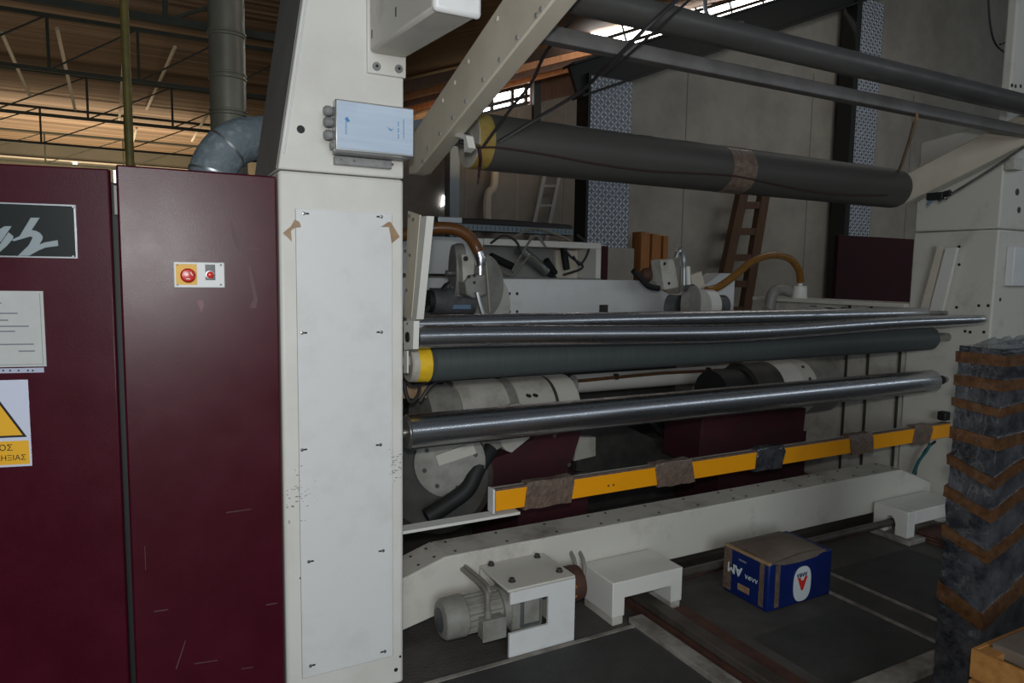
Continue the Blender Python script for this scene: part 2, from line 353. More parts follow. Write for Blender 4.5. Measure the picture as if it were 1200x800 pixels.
# steel trough rack right side behind far: small grey locker between machine and boards
a, b = onY(712, 300, 7.2), onY(744, 326, 7.2)
tag(obj('metal_locker', boxm(a.x, b.x - .02, 7.2, 7.5, 0, onY(720, 290, 7.2).z), 'concrete', bevel=.01), 'low grey metal cabinet left of the orange boards', 'cabinet')

# right bay roof: corrugated sheets rising to the right
def roofz(x): return 4.22 + .355 * (x - 3.7)
mb = MB(); n = 92
for i in range(n + 1):
    y = 5.0 + i * .1; dz = .035 if i % 2 else 0
    mb.v += [Vector((2.2, y, roofz(2.2) + dz)), Vector((15, y, roofz(15) + dz))]
for i in range(n): mb.f.append([2 * i, 2 * i + 1, 2 * i + 3, 2 * i + 2])
struct(obj('roof_right', mb, 'roof_sheet_right', smooth=False))
for i, y in enumerate((8.4, 9.2, 10.0, 10.9)):
    x0, x1 = 2.9, 9.5
    tag(obj('roof_joist', MB().prism([(x0, y, roofz(x0) - .16), (x1, y, roofz(x1) - .16), (x1, y, roofz(x1) - .03), (x0, y, roofz(x0) - .03)], (0, .09, 0)), 'plank_orange' if i % 2 else 'brown_wood', smooth=False),
        ['nearest', 'second', 'third', 'farthest'][i] + ' sloping timber joist under the right roof', 'joist', 'roof joists')

# left hall: roof, far wall, lattice girders
mb = MB(); n = 230; y0 = 3.4
for i in range(n + 1):
    y = y0 + i * .12; dz = .085 if i % 2 else 0
    mb.v += [Vector((-22, y, 5.95 + dz)), Vector((3.4, y, 5.95 + dz))]
for i in range(n): mb.f.append([2 * i, 2 * i + 1, 2 * i + 3, 2 * i + 2])
struct(obj('ceiling', mb, 'roof_sheet', smooth=False))
struct(obj('wall_hall', boxm(-22, 3.4, 30.6, 30.9, 0, 6), 'hall_wall', smooth=False))
obj('wall_rail', boxm(-22, 3.4, 30.5, 30.6, onY(60, 187, 30.5).z - .025, onY(60, 187, 30.5).z + .025), 'truss_light', bpy.data.objects['wall_hall'], smooth=False)
struct(obj('wall_valley', boxm(3.4, 3.5, 12.2, 30.6, 0, 6), 'hall_wall', smooth=False))
gl = onY(88, 191, 30.6)
tag(obj('hall_lamp', MB().lathe(gl, (0, -1, 0), [(0, .05), (.03, .07), (.06, .03)], 16), 'daylight_pane'), 'small round white lamp glowing on the far hall wall', 'lamp')
def girder(Y, zl, zu, x0, x1, step, r, label, ph):
    t = thing('lattice_girder', label, 'girder', ((x0 + x1) / 2, Y, zl))
    obj('bottom_chord', boxm(x0, x1, Y - r, Y + r, zl - r, zl + r), 'truss_green', t, smooth=False)
    obj('top_chord', boxm(x0, x1, Y - r, Y + r, zu - r, zu + r), 'truss_green', t, smooth=False)
    x = x0 + ph; k = 0
    while x < x1 - step:
        obj('post', boxm(x - r * .7, x + r * .7, Y - r * .7, Y + r * .7, zl, zu), 'truss_green', t, smooth=False)
        obj('diagonal', MB().tube([(x, Y, zl), (x + step, Y, zu)], r * .6, 4), 'truss_green', t, smooth=False)
        x += step
    return t
girder(10, 4.66, 5.62, -6, 3.3, 1.9, .045, 'nearest dark lattice girder, crossing in front of the round duct', .7)
girder(14, 4.80, 5.66, -8, 3.3, 1.30, .032, 'second lattice girder from the machine under the corrugated roof', .32)
girder(18, 4.78, 5.66, -10, 3.3, 1.65, .032, 'third lattice girder from the machine under the corrugated roof', .9)
girder(22, 4.76, 5.66, -12, 3.3, 1.9, .032, 'fourth lattice girder from the machine under the corrugated roof', .4)
girder(26, 4.74, 5.66, -14, 3.3, 2.1, .032, 'farthest lattice girder in front of the hall wall', 1.1)
# pale braces linking the girders lengthwise
bi = 0
for pa, Ya, pb, Yb in (((67, 33), 14, (88, 128), 18), ((2, 38), 14, (35, 112), 18), ((146, 60), 14, (140, 140), 22), ((205, 55), 14, (172, 128), 22), ((160, 150), 22, (150, 185), 26), ((245, 130), 18, (225, 165), 24)):
    A, B = onY(*pa, Ya), onY(*pb, Yb)
    tag(obj('roof_brace', MB().tube([A, B], .032, 5), 'truss_light', smooth=False),
        ['pale brace crossing the post left of the yellow pole', 'pale brace at the far left of the hall roof', 'pale brace just left of the yellow pole', 'pale brace just right of the yellow pole', 'lowest pale brace beside the yellow pole', 'pale brace beside the round duct'][bi], 'brace', 'hall roof braces'); bi += 1
# yellow pole, duct, insulated elbow
a = onY(149, 100, 6)
tag(obj('vertical_pipe', MB().cyl((a.x, 6, 0), (a.x, 6, 5.9), .03, n=12), 'pole_yellow'), 'thin yellow-green vertical pipe behind the maroon cabinets', 'pipe')
d0, d1 = onY(245, 90, 8), onY(288, 90, 8); dc = (d0.x + d1.x) / 2; dr = (d1.x - d0.x) / 2
t = thing('ventilation_duct', 'round galvanised ventilation duct rising to the hall roof', 'duct', (dc, 8, 0))
obj('tube', cylm((dc, 8, 0), (dc, 8, 5.9), dr, n=40), 'duct', t)
for py in (40, 44, 88, 93, 131, 135):
    z = onY(265, py, 8).z; obj('seam_ring', MB().lathe((dc, 8, z - .015), Z3, [(0, dr), (.008, dr + .012), (.022, dr + .012), (.03, dr)], 40), 'duct', t)
e0_ = onY(246, 250, 4.1)
ep = smooth_path([Vector((e0_.x, e0_.y, 0)), Vector((e0_.x, e0_.y, 1.0)), onY(246, 250, 4.1), onY(247, 215, 4.1), onY(254, 190, 4.1), onY(272, 170, 4.1), onY(298, 162, 4.15), onY(330, 161, 4.2)], 10)
t = thing('insulated_duct', 'bluish foil-wrapped duct elbow behind the maroon cabinet', 'duct', ep[0])
obj('elbow', MB().tube(ep, .118, 20), 'insulation', t)
for k in (34, 47): obj('clamp_band', MB().tube(ep[k:k + 2], .122, 20), 'aluminium', t)

# ================================================================== LEFT: CABINETS
# right-hand cabinet
cx0, cx1, ct = -.050, .4225, 1.912
t = thing('electrical_cabinet', 'maroon textured cabinet with a red stop button, next to the white column', 'cabinet', ((cx0 + cx1) / 2, 2.8, 0))
obj('body', boxm(cx0 + .004, cx1, 2.502, 3.2, .08, ct - .006), 'maroon', t, bevel=.004)
obj('door', boxm(cx0, cx1 - .003, 2.476, 2.5, .09, ct), 'maroon', t, bevel=.006)
obj('plinth', boxm(cx0 + .02, cx1 - .02, 2.52, 3.18, 0, .08), 'black', t)
obj('gap_shade', boxm(cx0 - .016, cx0 + .004, 2.52, 2.62, .05, ct - .05), 'black', t)  # black strip added to block hall light and keep the gap dark
for z0, z1 in ((1.855, 1.897), (1.76, 1.85)):
    obj('hinge', boxm(cx0 - .009, cx0 + .001, 2.484, 2.50, z0, z1), 'aluminium' if z0 > 1.8 else 'grey_side', t, bevel=.002)
# drips and scratches of lost paint
def mark(parent, pts, Y, m, name): obj(name, MB().prism([onY(*p, Y) for p in pts], (0, .0008, 0)), m, parent, smooth=False)
MATS['scuff'] = mat('scuff', (.10, .05, .055), .6)
MATS['drip'] = mat('drip', (.10, .006, .016), .35)
for pts in ([(270, 258), (273, 262), (282, 292), (284, 293), (279, 294), (273, 280)], [(291, 312), (294, 313), (302, 352), (300, 361), (292, 361), (297, 350)], [(284, 293), (297, 290), (309, 293), (297, 291.2)]):
    mark(t, pts, 2.4752, 'scuff', 'scuff_mark')
mark(t, [(231, 352), (238, 352), (239, 358), (236, 366), (233, 358)], 2.4752, 'drip', 'paint_chip')
for pts in ([(180, 716), (197, 713.5), (197, 714.5), (181, 717)], [(206, 783), (217, 750), (217.6, 751), (207, 784)], [(228, 777), (255, 773), (255, 773.8), (228, 778)], [(283, 783), (297, 781), (297, 781.6), (283, 784)], [(312, 708), (325, 706), (325, 707), (312, 709.2)], [(265, 600), (295, 596), (295, 596.6), (265, 601)], [(170, 640), (171, 668), (170.4, 668), (169.4, 640)]):
    mark(t, pts, 2.4752, 'scuff', 'scratch')
# stop-button plate
q0, q1 = onY(204, 337, 2.47), onY(263, 307.5, 2.47)
t = thing('control_station', 'white push-button plate with red stop button on the maroon cabinet', 'control', ((q0.x + q1.x) / 2, 2.47, q0.z))
obj('plate', boxm(q0.x, q1.x, 2.468, 2.4755, q0.z, q1.z), 'white_panel', t, bevel=.003)
e0, e1 = onY(206.5, 333.5, 2.467), onY(230.5, 309.5, 2.467)
obj('yellow_field', boxm(e0.x, e1.x, 2.4665, 2.468, e0.z, e1.z), 'yellow', t, bevel=.0005)
c = onY(220, 322.5, 2.46); eb = obj('emergency_button', MB().lathe((c.x, 2.468, c.z), (0, -1, 0), [(0, .013), (.012, .013), (.013, .021), (.024, .0225), (.03, .018), (.032, .008)], 28), 'red', t)
for k in range(3):
    an = k * 2.094 + .5; obj('white_mark', MB().obox((c.x + .011 * math.cos(an), 2.4378, c.z + .011 * math.sin(an)), Vector((-math.sin(an), 0, math.cos(an))) * .006, Vector((math.cos(an), 0, math.sin(an))) * .0014, Vector((0, .0022, 0))), 'white_panel', eb)  # small white marks on the button face
e0, e1 = onY(240.8, 328, 2.467), onY(252, 310, 2.467)
obj('black_field', boxm(e0.x, e1.x, 2.466, 2.468, e0.z, e1.z), 'black_gloss', t)
c = onY(246.3, 322, 2.46)
pb = obj('push_button', MB().lathe((c.x, 2.468, c.z), (0, -1, 0), [(0, .0145), (.008, .0145), (.009, .0115)], 24), 'aluminium', t)
obj('button_cap', MB().lathe((c.x, 2.4595, c.z), (0, -1, 0), [(0, .0112), (.006, .0112), (.009, .006)], 24), 'red', pb)
for p in ((208, 310.5), (208, 333.5), (259, 310.5), (259, 333.5)):
    c = onY(*p, 2.466); obj('screw', MB().lathe((c.x, 2.4685, c.z), (0, -1, 0), [(0, .004), (.002, .003)], 10), 'gland', t)

# left-hand cabinet, its door set at a slight angle
ANG = math.radians(12)
du = Vector((-math.cos(ANG), math.sin(ANG), 0)); dn = Vector((-math.sin(ANG), -math.cos(ANG), 0))
p0 = onY(131.5, 300, 2.487); p0.z = 0
def dpt(u, z, out=0): return p0 + du * u + Z3 * z + dn * out
def door_uz(px, py, out=0):
    q = onP(px, py, p0 + dn * out, dn) - p0; return q.dot(du), q.z
def dbox(u0, u1, z0, z1, o0, o1):
    mb = MB(); c = (dpt(u0, z0, o0) + dpt(u1, z1, o1)) / 2
    return mb.obox(c, du * abs(u1 - u0) / 2, Z3 * abs(z1 - z0) / 2, dn * abs(o1 - o0) / 2)
def dpoly(pts, o0, o1): return MB().prism([dpt(*door_uz(px, py, o1), o1) for px, py in pts], dn * (o0 - o1))
dtop = door_uz(130, 198)[1]
t = thing('electrical_cabinet', 'maroon cabinet with black nameplate and warning sign at the left edge', 'cabinet', dpt(.4, 0, -.3))
obj('body', dbox(.15, .8, .08, dtop - .004, -.6, -.026), 'maroon', t, bevel=.004)
obj('door', dbox(0, .8, .09, dtop, -.024, 0), 'maroon', t, bevel=.005)
obj('plinth', dbox(.16, .78, 0, .08, -.58, -.05), 'black', t)
# nameplate
u0, zt = door_uz(89, 240); u1 = u0 + .43; zb = door_uz(89, 303)[1]
t = thing('nameplate', 'black nameplate with a silver scribbled logo on the left cabinet', 'sign', dpt((u0 + u1) / 2, zb, .003))
obj('frame', dbox(u0, u1, zb, zt, 0, .004), 'aluminium', t, bevel=.001)
obj('face', dbox(u0 + .005, u1 - .005, zb + .005, zt - .005, .004, .0055), 'black_gloss', t)
obj('logo_stroke', dpoly([(-30, 270), (-20, 300), (-8, 290), (2, 282), (13.5, 265), (5.5, 265), (-12, 275), (-20, 262)], .0055, .007), 'logo_silver', t, smooth=False)
obj('logo_stroke', dpoly([(13.5, 281), (23, 276.5), (36, 255), (46.5, 255), (37, 269.5), (42.5, 270.5), (47, 273), (50, 277), (49.5, 281), (46, 286.5), (52, 284), (67.5, 281.3), (68, 288), (53, 290), (45, 293.5), (34, 299.5), (21, 299.5), (33.5, 287.5), (37.5, 280), (38, 277.5), (35, 277), (25, 280), (16, 282.5)], .0055, .007), 'logo_silver', t, smooth=False)
obj('logo_stroke', dpoly([(-6, 300), (8, 288), (14, 281), (16, 277), (10, 272), (0, 286), (-12, 297)], .0055, .0068), 'logo_silver', t, smooth=False)
for p in ((86.5, 242.5), (86.5, 300.5)):
    u, z = door_uz(*p); obj('rivet', MB().lathe(dpt(u, z, .005), dn, [(0, .004), (.002, .003)], 10), 'aluminium', t)
# notice sheet in a pocket
u0, zt = door_uz(50.5, 341); zb = door_uz(52, 429)[1]; u1 = u0 + .22
t = thing('notice_sheet', 'pale printed sheet in a plastic pocket below the nameplate', 'notice', dpt((u0 + u1) / 2, zb, .002))
obj('sheet', dbox(u0, u1, zb, zt, .0, .002), 'paper', t)
for py, xa, xb in ((355, -20, 2), (367, -20, 21), (382, -20, 34), (388, -20, 18), (403, -5, 40), (411, 22, 41), (375, -20, 10)):
    ua, za = door_uz(xb, py); ub, _ = door_uz(xa, py); obj('text_line', dbox(ua, ub, za - .0022, za + .0022, .002, .0024), 'print_grey', t)
obj('border', dbox(u0 + .008, u0 + .0095, zb + .006, zt - .006, .002, .0024), 'print_grey', t)
obj('border', dbox(u0 + .008, u1, zb + .006, zb + .0075, .002, .0024), 'print_grey', t)
ua, za = door_uz(51.5, 430.5); ub, zc = door_uz(-60, 438.5)
s = obj('hole_strip', dbox(ua, ua + .21, zc, za, 0, .001), 'paper_strip', t)
for px in (4, 12, 22, 33, 38.5):
    u, z = door_uz(px, 434); obj('hole', MB().lathe(dpt(u, z, .0008), dn, [(0, .0028), (.0004, .0028)], 10), 'black', s)
# warning sign
u0, zt = door_uz(32.5, 444.5); u0 = (u0 + door_uz(38.5, 545.5)[0]) / 2; zb = door_uz(37, 545.5)[1]; u1 = u0 + .215
t = thing('warning_sign', 'white and yellow triangular electric shock warning sign on the left cabinet', 'sign', dpt((u0 + u1) / 2, zb, .002))
obj('board', dbox(u0, u1, zb, zt, 0, .002), 'sign_white', t, bevel=.001)
ul, zl = door_uz(32.5, 511.5); um = (u0 + u1) / 2; hw = um - ul - .001; zap = zl + hw * 1.72
obj('triangle_border', MB().prism([dpt(um - hw, zl, .0026), dpt(um + hw, zl, .0026), dpt(um, zap, .0026)], -dn * .0006), 'black', t, smooth=False)
g = .0065
obj('triangle', MB().prism([dpt(um - hw + g * 1.75, zl + g, .0032), dpt(um + hw - g * 1.75, zl + g, .0032), dpt(um, zap - g * 2, .0032)], -dn * .0006), 'sign_yellow', t, smooth=False)
obj('lightning_bolt', MB().prism([dpt(um + a, zl + b, .0036) for a, b in ((.012, .11), (-.012, .062), (.002, .060), (-.012, .02), (.018, .068), (.004, .07), (.022, .11))], -dn * .0004), 'black', t, smooth=False)
uy, zy = door_uz(34.5, 515.5); zy2 = door_uz(36, 543)[1]
obj('text_panel', dbox(u0 + .006, u1 - .006, zy2, zy, .002, .0026), 'sign_yellow', t)
xr = -du
textmesh('lettering', 'ΚΙΝΔΥΝΟΣ', 'black', t, dpt(door_uz(16, 527)[0], door_uz(10, 527.5)[1], .003), xr, Z3, .026, align='RIGHT')
textmesh('lettering', 'ΗΛΕΚΤΡΟΠΛΗΞΙΑΣ', 'black', t, dpt(door_uz(31.5, 538)[0], door_uz(31, 538)[1], .003), xr, Z3, .0225, align='RIGHT')

# ================================================================== LEFT WHITE COLUMN
t = thing('machine_column', 'tall white machine column with screwed cover, right of the maroon cabinets', 'machine frame', ((.4236 + XL) / 2, 2.7, 0))
obj('lower_body', boxm(.4245, XL, YP, 3.05, 0, 1.934), 'white', t, bevel=.012, seg=3)
tx = onY(354.8, 0, YP)
k = (tx.x - .4236) / (tx.z - 1.934)
zt = 3.3; xt = .4236 + k * (zt - 1.934)
ub_ = obj('upper_body', MB().prism([(.4236, YP, 1.937), (XL, YP, 1.937), (XL, YP, zt), (xt, YP, zt)], (0, .55, 0)), 'white', t, bevel=.006)
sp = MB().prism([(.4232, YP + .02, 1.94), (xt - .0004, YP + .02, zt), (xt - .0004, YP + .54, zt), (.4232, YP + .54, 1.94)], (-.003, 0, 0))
obj('side_shade', sp, 'grey_side', t, smooth=False)  # grey sheet over the white side paints its shade
obj('edge_bead', MB().tube([(.4236 + .012 + k * .05, YP - .002, 1.985), (xt + .012, YP - .002, zt)], .003, 6), 'white_panel', t)
q0, q1 = .4790, .8200
pc = obj('cover_panel', boxm(q0, q1, YP - .003, YP, .122, 1.808), 'white_panel', t, bevel=.001)
for x in (q0 - .0012, q1):
    obj('panel_gap', boxm(x, x + .0012, YP - .001, YP + .001, .122, 1.808), 'concrete_trim', pc)
obj('panel_gap', boxm(q0, q1, YP - .001, YP + .001, .1205, .122), 'concrete_trim', pc)
for i, (px, py) in enumerate([(356, 250), (447, 254), (354, 390), (447, 389), (354, 527), (446, 521), (362, 658), (449, 645), (364, 780), (451, 763)]):
    c = onY(px, py, YP - .004); s = 1 if i % 2 == 0 else -1
    sc = obj('screw', MB().lathe((c.x, YP - .003, c.z), (0, -1, 0), [(0, .0065), (.003, .0055), (.0035, .003)], 12), 'steel', pc)
    obj('keyhole', MB().obox((c.x + s * .012, YP - .0032, c.z), (.0055, 0, 0), (0, .0006, 0), (0, 0, .003)), 'black', pc)
for px, py, r in ((353, 677, .006), (464, 784.5, .008), (469, 769, .005)):
    c = onY(px, py, YP); obj('hole', MB().lathe((c.x, YP + .001, c.z), (0, -1, 0), [(0, r), (.0016, r)], 14), 'black', t)
c = onY(352.5, 151.5, YP); obj('hole', MB().lathe((c.x, YP + .001, c.z), (0, -1, 0), [(0, .0135), (.0016, .0135)], 24), 'black', t)
for pts in ([(331.5, 273), (341, 265), (345.5, 257), (351, 260), (353, 266), (345.5, 267), (341, 270), (342, 283), (336, 277)], [(446, 266), (455, 260), (458, 260), (468.5, 277.5), (459, 285), (458, 278), (456, 266)]):
    obj('tape_remnant', MB().prism([onY(*p, YP - .0042) for p in pts], (0, .001, 0)), 'tape_tan', t, smooth=False)
# fine black scuffs
mbs = MB(); rr = random.Random(5)
for i in range(80):
    if i < 50: px, py = rr.gauss(346, 11), rr.gauss(578, 14)
    else: px, py = rr.gauss(464, 5), rr.gauss(548, 14)
    if not (336 < px < 471): continue
    c = onY(px, py, YP - .0035); a = rr.uniform(.001, .0045); b = rr.uniform(.0006, .0013)
    mbs.box(c.x - a, c.x + a, YP - .0036, YP + .001, c.z - b, c.z + b)
o = obj('scuff_marks', mbs, 'print_grey', t, smooth=False); o['kind'] = 'stuff'

# junction box
FJ = 2.35
a, b = onY(393, 117, FJ), onY(485, 183, FJ); jz0 = onY(440, 180, FJ).z; jz1 = onY(440, 121.5, FJ).z
t = thing('junction_box', 'blue-film covered junction box with cable glands on the white column', 'box', ((a.x + b.x) / 2, 2.41, jz0))
lid = obj('lid', boxm(a.x, b.x, FJ, FJ + .035, jz0, jz1), 'aluminium', t, bevel=.003)
obj('protective_film', boxm(a.x + .006, b.x - .004, FJ - .0012, FJ, jz0 + .008, jz1 - .006), 'blue_box', lid)
obj('body', boxm(a.x + .012, b.x - .004, FJ + .035, 2.45, jz0 - .002, jz1 - .006), 'gland', t, bevel=.004)
obj('mounting_rail', boxm(a.x + .02, b.x - .05, 2.44, YP, jz0 - .032, jz0 - .004), 'gland', t, bevel=.002)
for px in (400, 415, 460):
    c = onY(px, 186, 2.44); bolt(t, (c.x, 2.4405, jz0 - .016), (0, -1, 0), .004, .003, name='rail_screw', n=8)
for py in (130, 143, 158, 170):
    z = onY(383, py, 2.40).z; small = py == 170
    g = obj('cable_gland', MB().lathe((a.x + .013, 2.395, z), (-1, 0, 0), [(0, .015), (.012, .015), (.013, .012), (.02, .0165), (.034, .0165), (.042, .010)] if not small else [(0, .013), (.02, .013), (.022, .008)], 12), 'gland', t)
for z in (jz0 + .012, jz1 - .012):
    bolt(t, (a.x + .004, FJ + .018, z), (-1, 0, 0), .004, .002, 'black', 'lid_screw', 8)
# print on the film: a small logo and lines of text running upright
def film(px0, py0, px1, py1, nm): 
    u, v = onY(px0, py0, FJ - .0012), onY(px1, py1, FJ - .0012)
    obj(nm, boxm(min(u.x, v.x), max(u.x, v.x), FJ - .0016, FJ - .0011, min(u.z, v.z), max(u.z, v.z)), 'print_blue', t, smooth=False)
for i in range(9): film(404.3, 142.5 + i * 1.7, 406.6 + (.8 if i % 3 == 0 else 0), 143.5 + i * 1.7, 'printed_text')
obj('printed_logo', MB().prism([onY(px, py, FJ - .0016) for px, py in ((404, 139), (407, 136.5), (410.5, 142.5), (406, 142.5))], (0, .0004, 0)), 'print_blue', t, smooth=False)
obj('printed_logo', MB().prism([onY(px, py, FJ - .0016) for px, py in ((454, 148), (457.5, 151.5), (462, 151), (458, 153), (460.5, 155), (456.5, 152.5))], (0, .0004, 0)), 'print_blue', t, smooth=False)
for i in range(11):
    if i % 4 != 3: film(466, 143 + i * 1.8, 467.6, 144.2 + i * 1.8, 'printed_text')
    film(472.4, 140 + i * 2.1, 473.6, 141.4 + i * 2.1, 'printed_text')

# overhead beam coming forward from the column
bz = 2.345
t = thing('overhead_beam', 'white box beam projecting forward from the top of the column', 'beam', (.80, 2.1, bz))
obj('flange', boxm(.728, .869, YP - .014, YP - .0005, 2.290, 2.75), 'white', t, bevel=.003)
obj('body', MB().prism([(.735, 2.456, 2.357), (.735, 1.86, 2.315), (.735, 1.86, 3.0), (.735, 2.456, 3.0)], (.133, 0, 0)), 'white_worn', t, bevel=.012)
obj('end_plate', boxm(.729, .873, 1.835, 1.86, 2.308, 3.0), 'white_panel', t, bevel=.012)
for px, py in ((441, 78), (467, 81)):
    c = onY(px, py, YP - .014); bo = bolt(t, (c.x, YP - .014, c.z), (0, -1, 0), .0145, .009, 'gland', n=12)
    obj('socket', MB().lathe((c.x, YP - .0225, c.z), (0, -1, 0), [(0, .006), (.0008, .006)], 6), 'black', bo)
for px, py in ((464, 14), (436, 40)):
    c = onX(px, py, .735); obj('slot', MB().obox(c, (.0012, 0, 0), (0, .004, 0), (0, 0, .014)), 'black', t)

# ================================================================== ROLLER ARMS AND UPPER ROLLERS
AXL, AXR = 1.08, 1.152
def lineYZ(a, b, y): return a.z + (b.z - a.z) * (y - a.y) / (b.y - a.y)
ua, ub = onX(588, 0, AXL), onX(486, 153, AXL); la, lb = onX(648.6, 0, AXL), onX(489, 200, AXL)
yF = 1.25; yB = 3.02
poly = [(AXL, yF, lineYZ(la, lb, yF)), (AXL, lb.y + .02, lineYZ(la, lb, lb.y + .02)), (AXL, yB, lineYZ(la, lb, yB) + .03), (AXL, yB, lineYZ(ua, ub, yB)), (AXL, yF, lineYZ(ua, ub, yF))]
t = thing('swing_arm', 'cream box arm rising from the column to the upper rollers', 'machine arm', (1.18, 2.9, 2.02))
obj('body', MB().prism(poly, (AXR - AXL, 0, 0)), 'cream', t, bevel=.006)
for px, py in ((606.5, 44), (586, 70), (566.5, 93.5), (546, 118.5), (531, 138), (516, 156.5), (502, 173.5), (634.5, 10.5), (629, 18), (496, 189)):
    c = onX(px, py, AXL); bolt(t, (AXL, c.y, c.z), (-1, 0, 0), .0085, .005, 'gland', n=8)
for px, py in ((583, 22), (549, 72), (533, 97), (519, 118)):
    c = onX(px, py, AXL); bolt(t, (AXL, c.y, c.z), (-1, 0, 0), .0085, .005, 'cream', n=8)
t = thing('swing_arm', 'shadowed cream box arm at the right end of the grey roller', 'machine arm', (4.45, 2.8, 2.1))
AX2 = 4.345
ua, ub = onX(1150, 157.5, AX2), onX(1061, 204, AX2); la, lb = onX(1200, 169, AX2), onX(1075, 231, AX2)
yF = 1.4; yB = 2.82
obj('body', MB().prism([(AX2, yF, lineYZ(la, lb, yF)), (AX2, yB, lineYZ(la, lb, yB)), (AX2, yB, lineYZ(ua, ub, yB)), (AX2, yF, lineYZ(ua, ub, yF))], (.075, 0, 0)), 'cream', t, bevel=.006)
c = onX(1098, 230, 4.30)
v = thing('air_valve', 'small black air valve under the right arm of the grey roller', 'valve', c)
obj('valve_body', MB().obox(c, (.03, 0, 0), (0, .05, 0), (0, 0, .022)), 'black', v, bevel=.006)
obj('knob', MB().cyl(c + Vector((-.01, -.05, .008)), c + Vector((-.01, -.085, .014)), .018, n=14), 'black', v)
obj('nozzle', MB().cyl(c + Vector((0, .03, -.02)), c + Vector((0, .06, -.05)), .008, n=10), 'motor_label', v)
rp = [onX(1100, 236, 4.30), onX(1130, 218, 4.30), onX(1165, 196, 4.30), onX(1200, 172, 4.30)]
tag(obj('tie_rod', MB().tube(rp, .008, 8), 'steel'), 'thin steel rod slanting under the right roller arm', 'rod')
q = onX(1185, 194, XR - .06)

# grey rubber roller
GY, GZ, GR = 2.87, 2.18, .1223
t = thing('rubber_roller', 'large grey rubber roller hanging between the two cream arms', 'roller', (2.8, GY, GZ - GR))
gx0, gx1 = 1.305, 4.335
obj('cover', MB().lathe((gx0 + .075, GY, GZ), X3, [(0, GR), (gx1 - gx0 - .12, GR), (gx1 - gx0 - .09, GR * .97), (gx1 - gx0 - .077, GR * .9)], 64), 'rubber', t)
obj('yellow_edge', MB().lathe((gx0 + .002, GY, GZ), X3, [(0, GR * .965), (.003, GR * .985), (.074, GR * .985)], 64), 'yellow_aged', t)
obj('end_cap', MB().lathe((gx0, GY, GZ), X3, [(0, GR * .955), (.004, GR * .955)], 64), 'white_dirty', t)
obj('shaft', MB().cyl((1.155, GY, GZ - .0), (gx1 + .008, GY, GZ), .03, n=20), 'steel', t)
w0, w1 = onY(857, 195, GY - .1).x, onY(884, 195, GY - .1).x
obj('tape_wrap', MB().lathe((w0, GY, GZ), X3, [(0, GR + .0015), (w1 - w0, GR + .0025)], 64), 'tape_dirty', t)
# clamp bracket of the left end
BXX = 1.118
br = onX(543, 165, BXX)
t = thing('clamp_bracket', 'small white angle bracket bolted under the cream arm', 'bracket', br)
bp = [onX(*p, BXX) for p in ((523, 154), (541, 157), (546, 159), (549, 173), (544, 178), (543.5, 163), (538, 161), (523, 158))]
obj('angle', MB().prism(bp, (.03, 0, 0)), 'white', t, smooth=False)
for px, py in ((525, 162), (538, 166)):
    c = onX(px, py, BXX); obj('nut', MB().cyl(c, c + Vector((.025, 0, 0)), .009, n=6), 'black', t)
obj('hook_pin', MB().tube([onX(547, 169, BXX + .015), onX(558, 170, 1.25), onX(568, 172, 1.40)], .007, 8), 'steel', t)

# top tube and square crossbar
TY, TZ, TR = 1.99, 2.492, .049
t = thing('steel_tube', 'dark round tube crossing at the very top in front of the rafters', 'tube', (2.9, TY, TZ - TR))
obj('tube', MB().cyl((1.165, TY, TZ), (4.33, TY, TZ), TR, n=40), 'tube_dark', t)
obj('end_collar', MB().lathe((1.153, TY, TZ), X3, [(0, .03), (.014, .03)], 24), 'steel', t)
obj('end_collar', MB().lathe((4.33, TY, TZ), X3, [(0, .03), (.014, .03)], 24), 'steel', t)
tag(obj('square_crossbar', boxm(1.153, 4.344, 2.105, 2.155, 2.386, 2.440), 'bar_grey', bevel=.004), 'grey square bar below the top tube, spanning both arms', 'bar')

# lashing straps and rope
def P3(px, py, y): return onY(px, py, y)
st1 = smooth_path([P3(566, 172, 2.735), P3(598, 128, 2.62), P3(622, 98, 2.50), P3(638, 64, 2.36), P3(655, 42, 2.2), P3(672, 20, 2.05), P3(690, -6, 1.93)], 5)
tag(obj('lashing_strap', MB().tube(st1, .011, 6, flat=.5), 'strap'), 'black lashing strap rising from the left end of the grey roller beside the cream arm', 'strap', 'lashing straps')
st2 = smooth_path([P3(584, 166, 2.735), P3(632, 137, 2.62), P3(682, 106, 2.42), P3(706, 82, 2.20), P3(722, 68, 2.09), P3(760, 30, 1.93), P3(800, -6, 1.925)], 5)
tag(obj('lashing_strap', MB().tube(st2, .011, 6, flat=.5), 'strap'), 'black lashing strap running from the grey roller over the top tube', 'strap', 'lashing straps')
st3 = smooth_path([P3(710, 88, 2.2), P3(728, 72, 2.09), P3(768, 36, 1.93), P3(808, 0, 1.925), P3(820, -12, 1.95)], 5)
tag(obj('lashing_strap', MB().tube(st3, .009, 6, flat=.5), 'strap'), 'short second strap strand lying just right of the strap on the top tube', 'strap', 'lashing straps')
def front(px, py):   # point on the front of the grey roller
    d = ray(px, py); oy, oz = 0 - GY, H - GZ; A = d.y ** 2 + d.z ** 2; B = 2 * (oy * d.y + oz * d.z); Cc = oy * oy + oz * oz - (GR + .006) ** 2
    dd = max(B * B - 4 * A * Cc, 0); s = (-B - math.sqrt(dd)) / (2 * A); return CAM + d * s
rp = [front(*p) for p in ((563, 173), (585, 173), (640, 181), (700, 192), (760, 200), (815, 203), (860, 206), (900, 214), (950, 224), (1000, 229), (1040, 229))]
tag(obj('tie_rope', MB().tube(smooth_path(rp, 6), .0042, 6), 'rope_red'), 'dark red rope stretched along the front of the grey roller', 'rope')
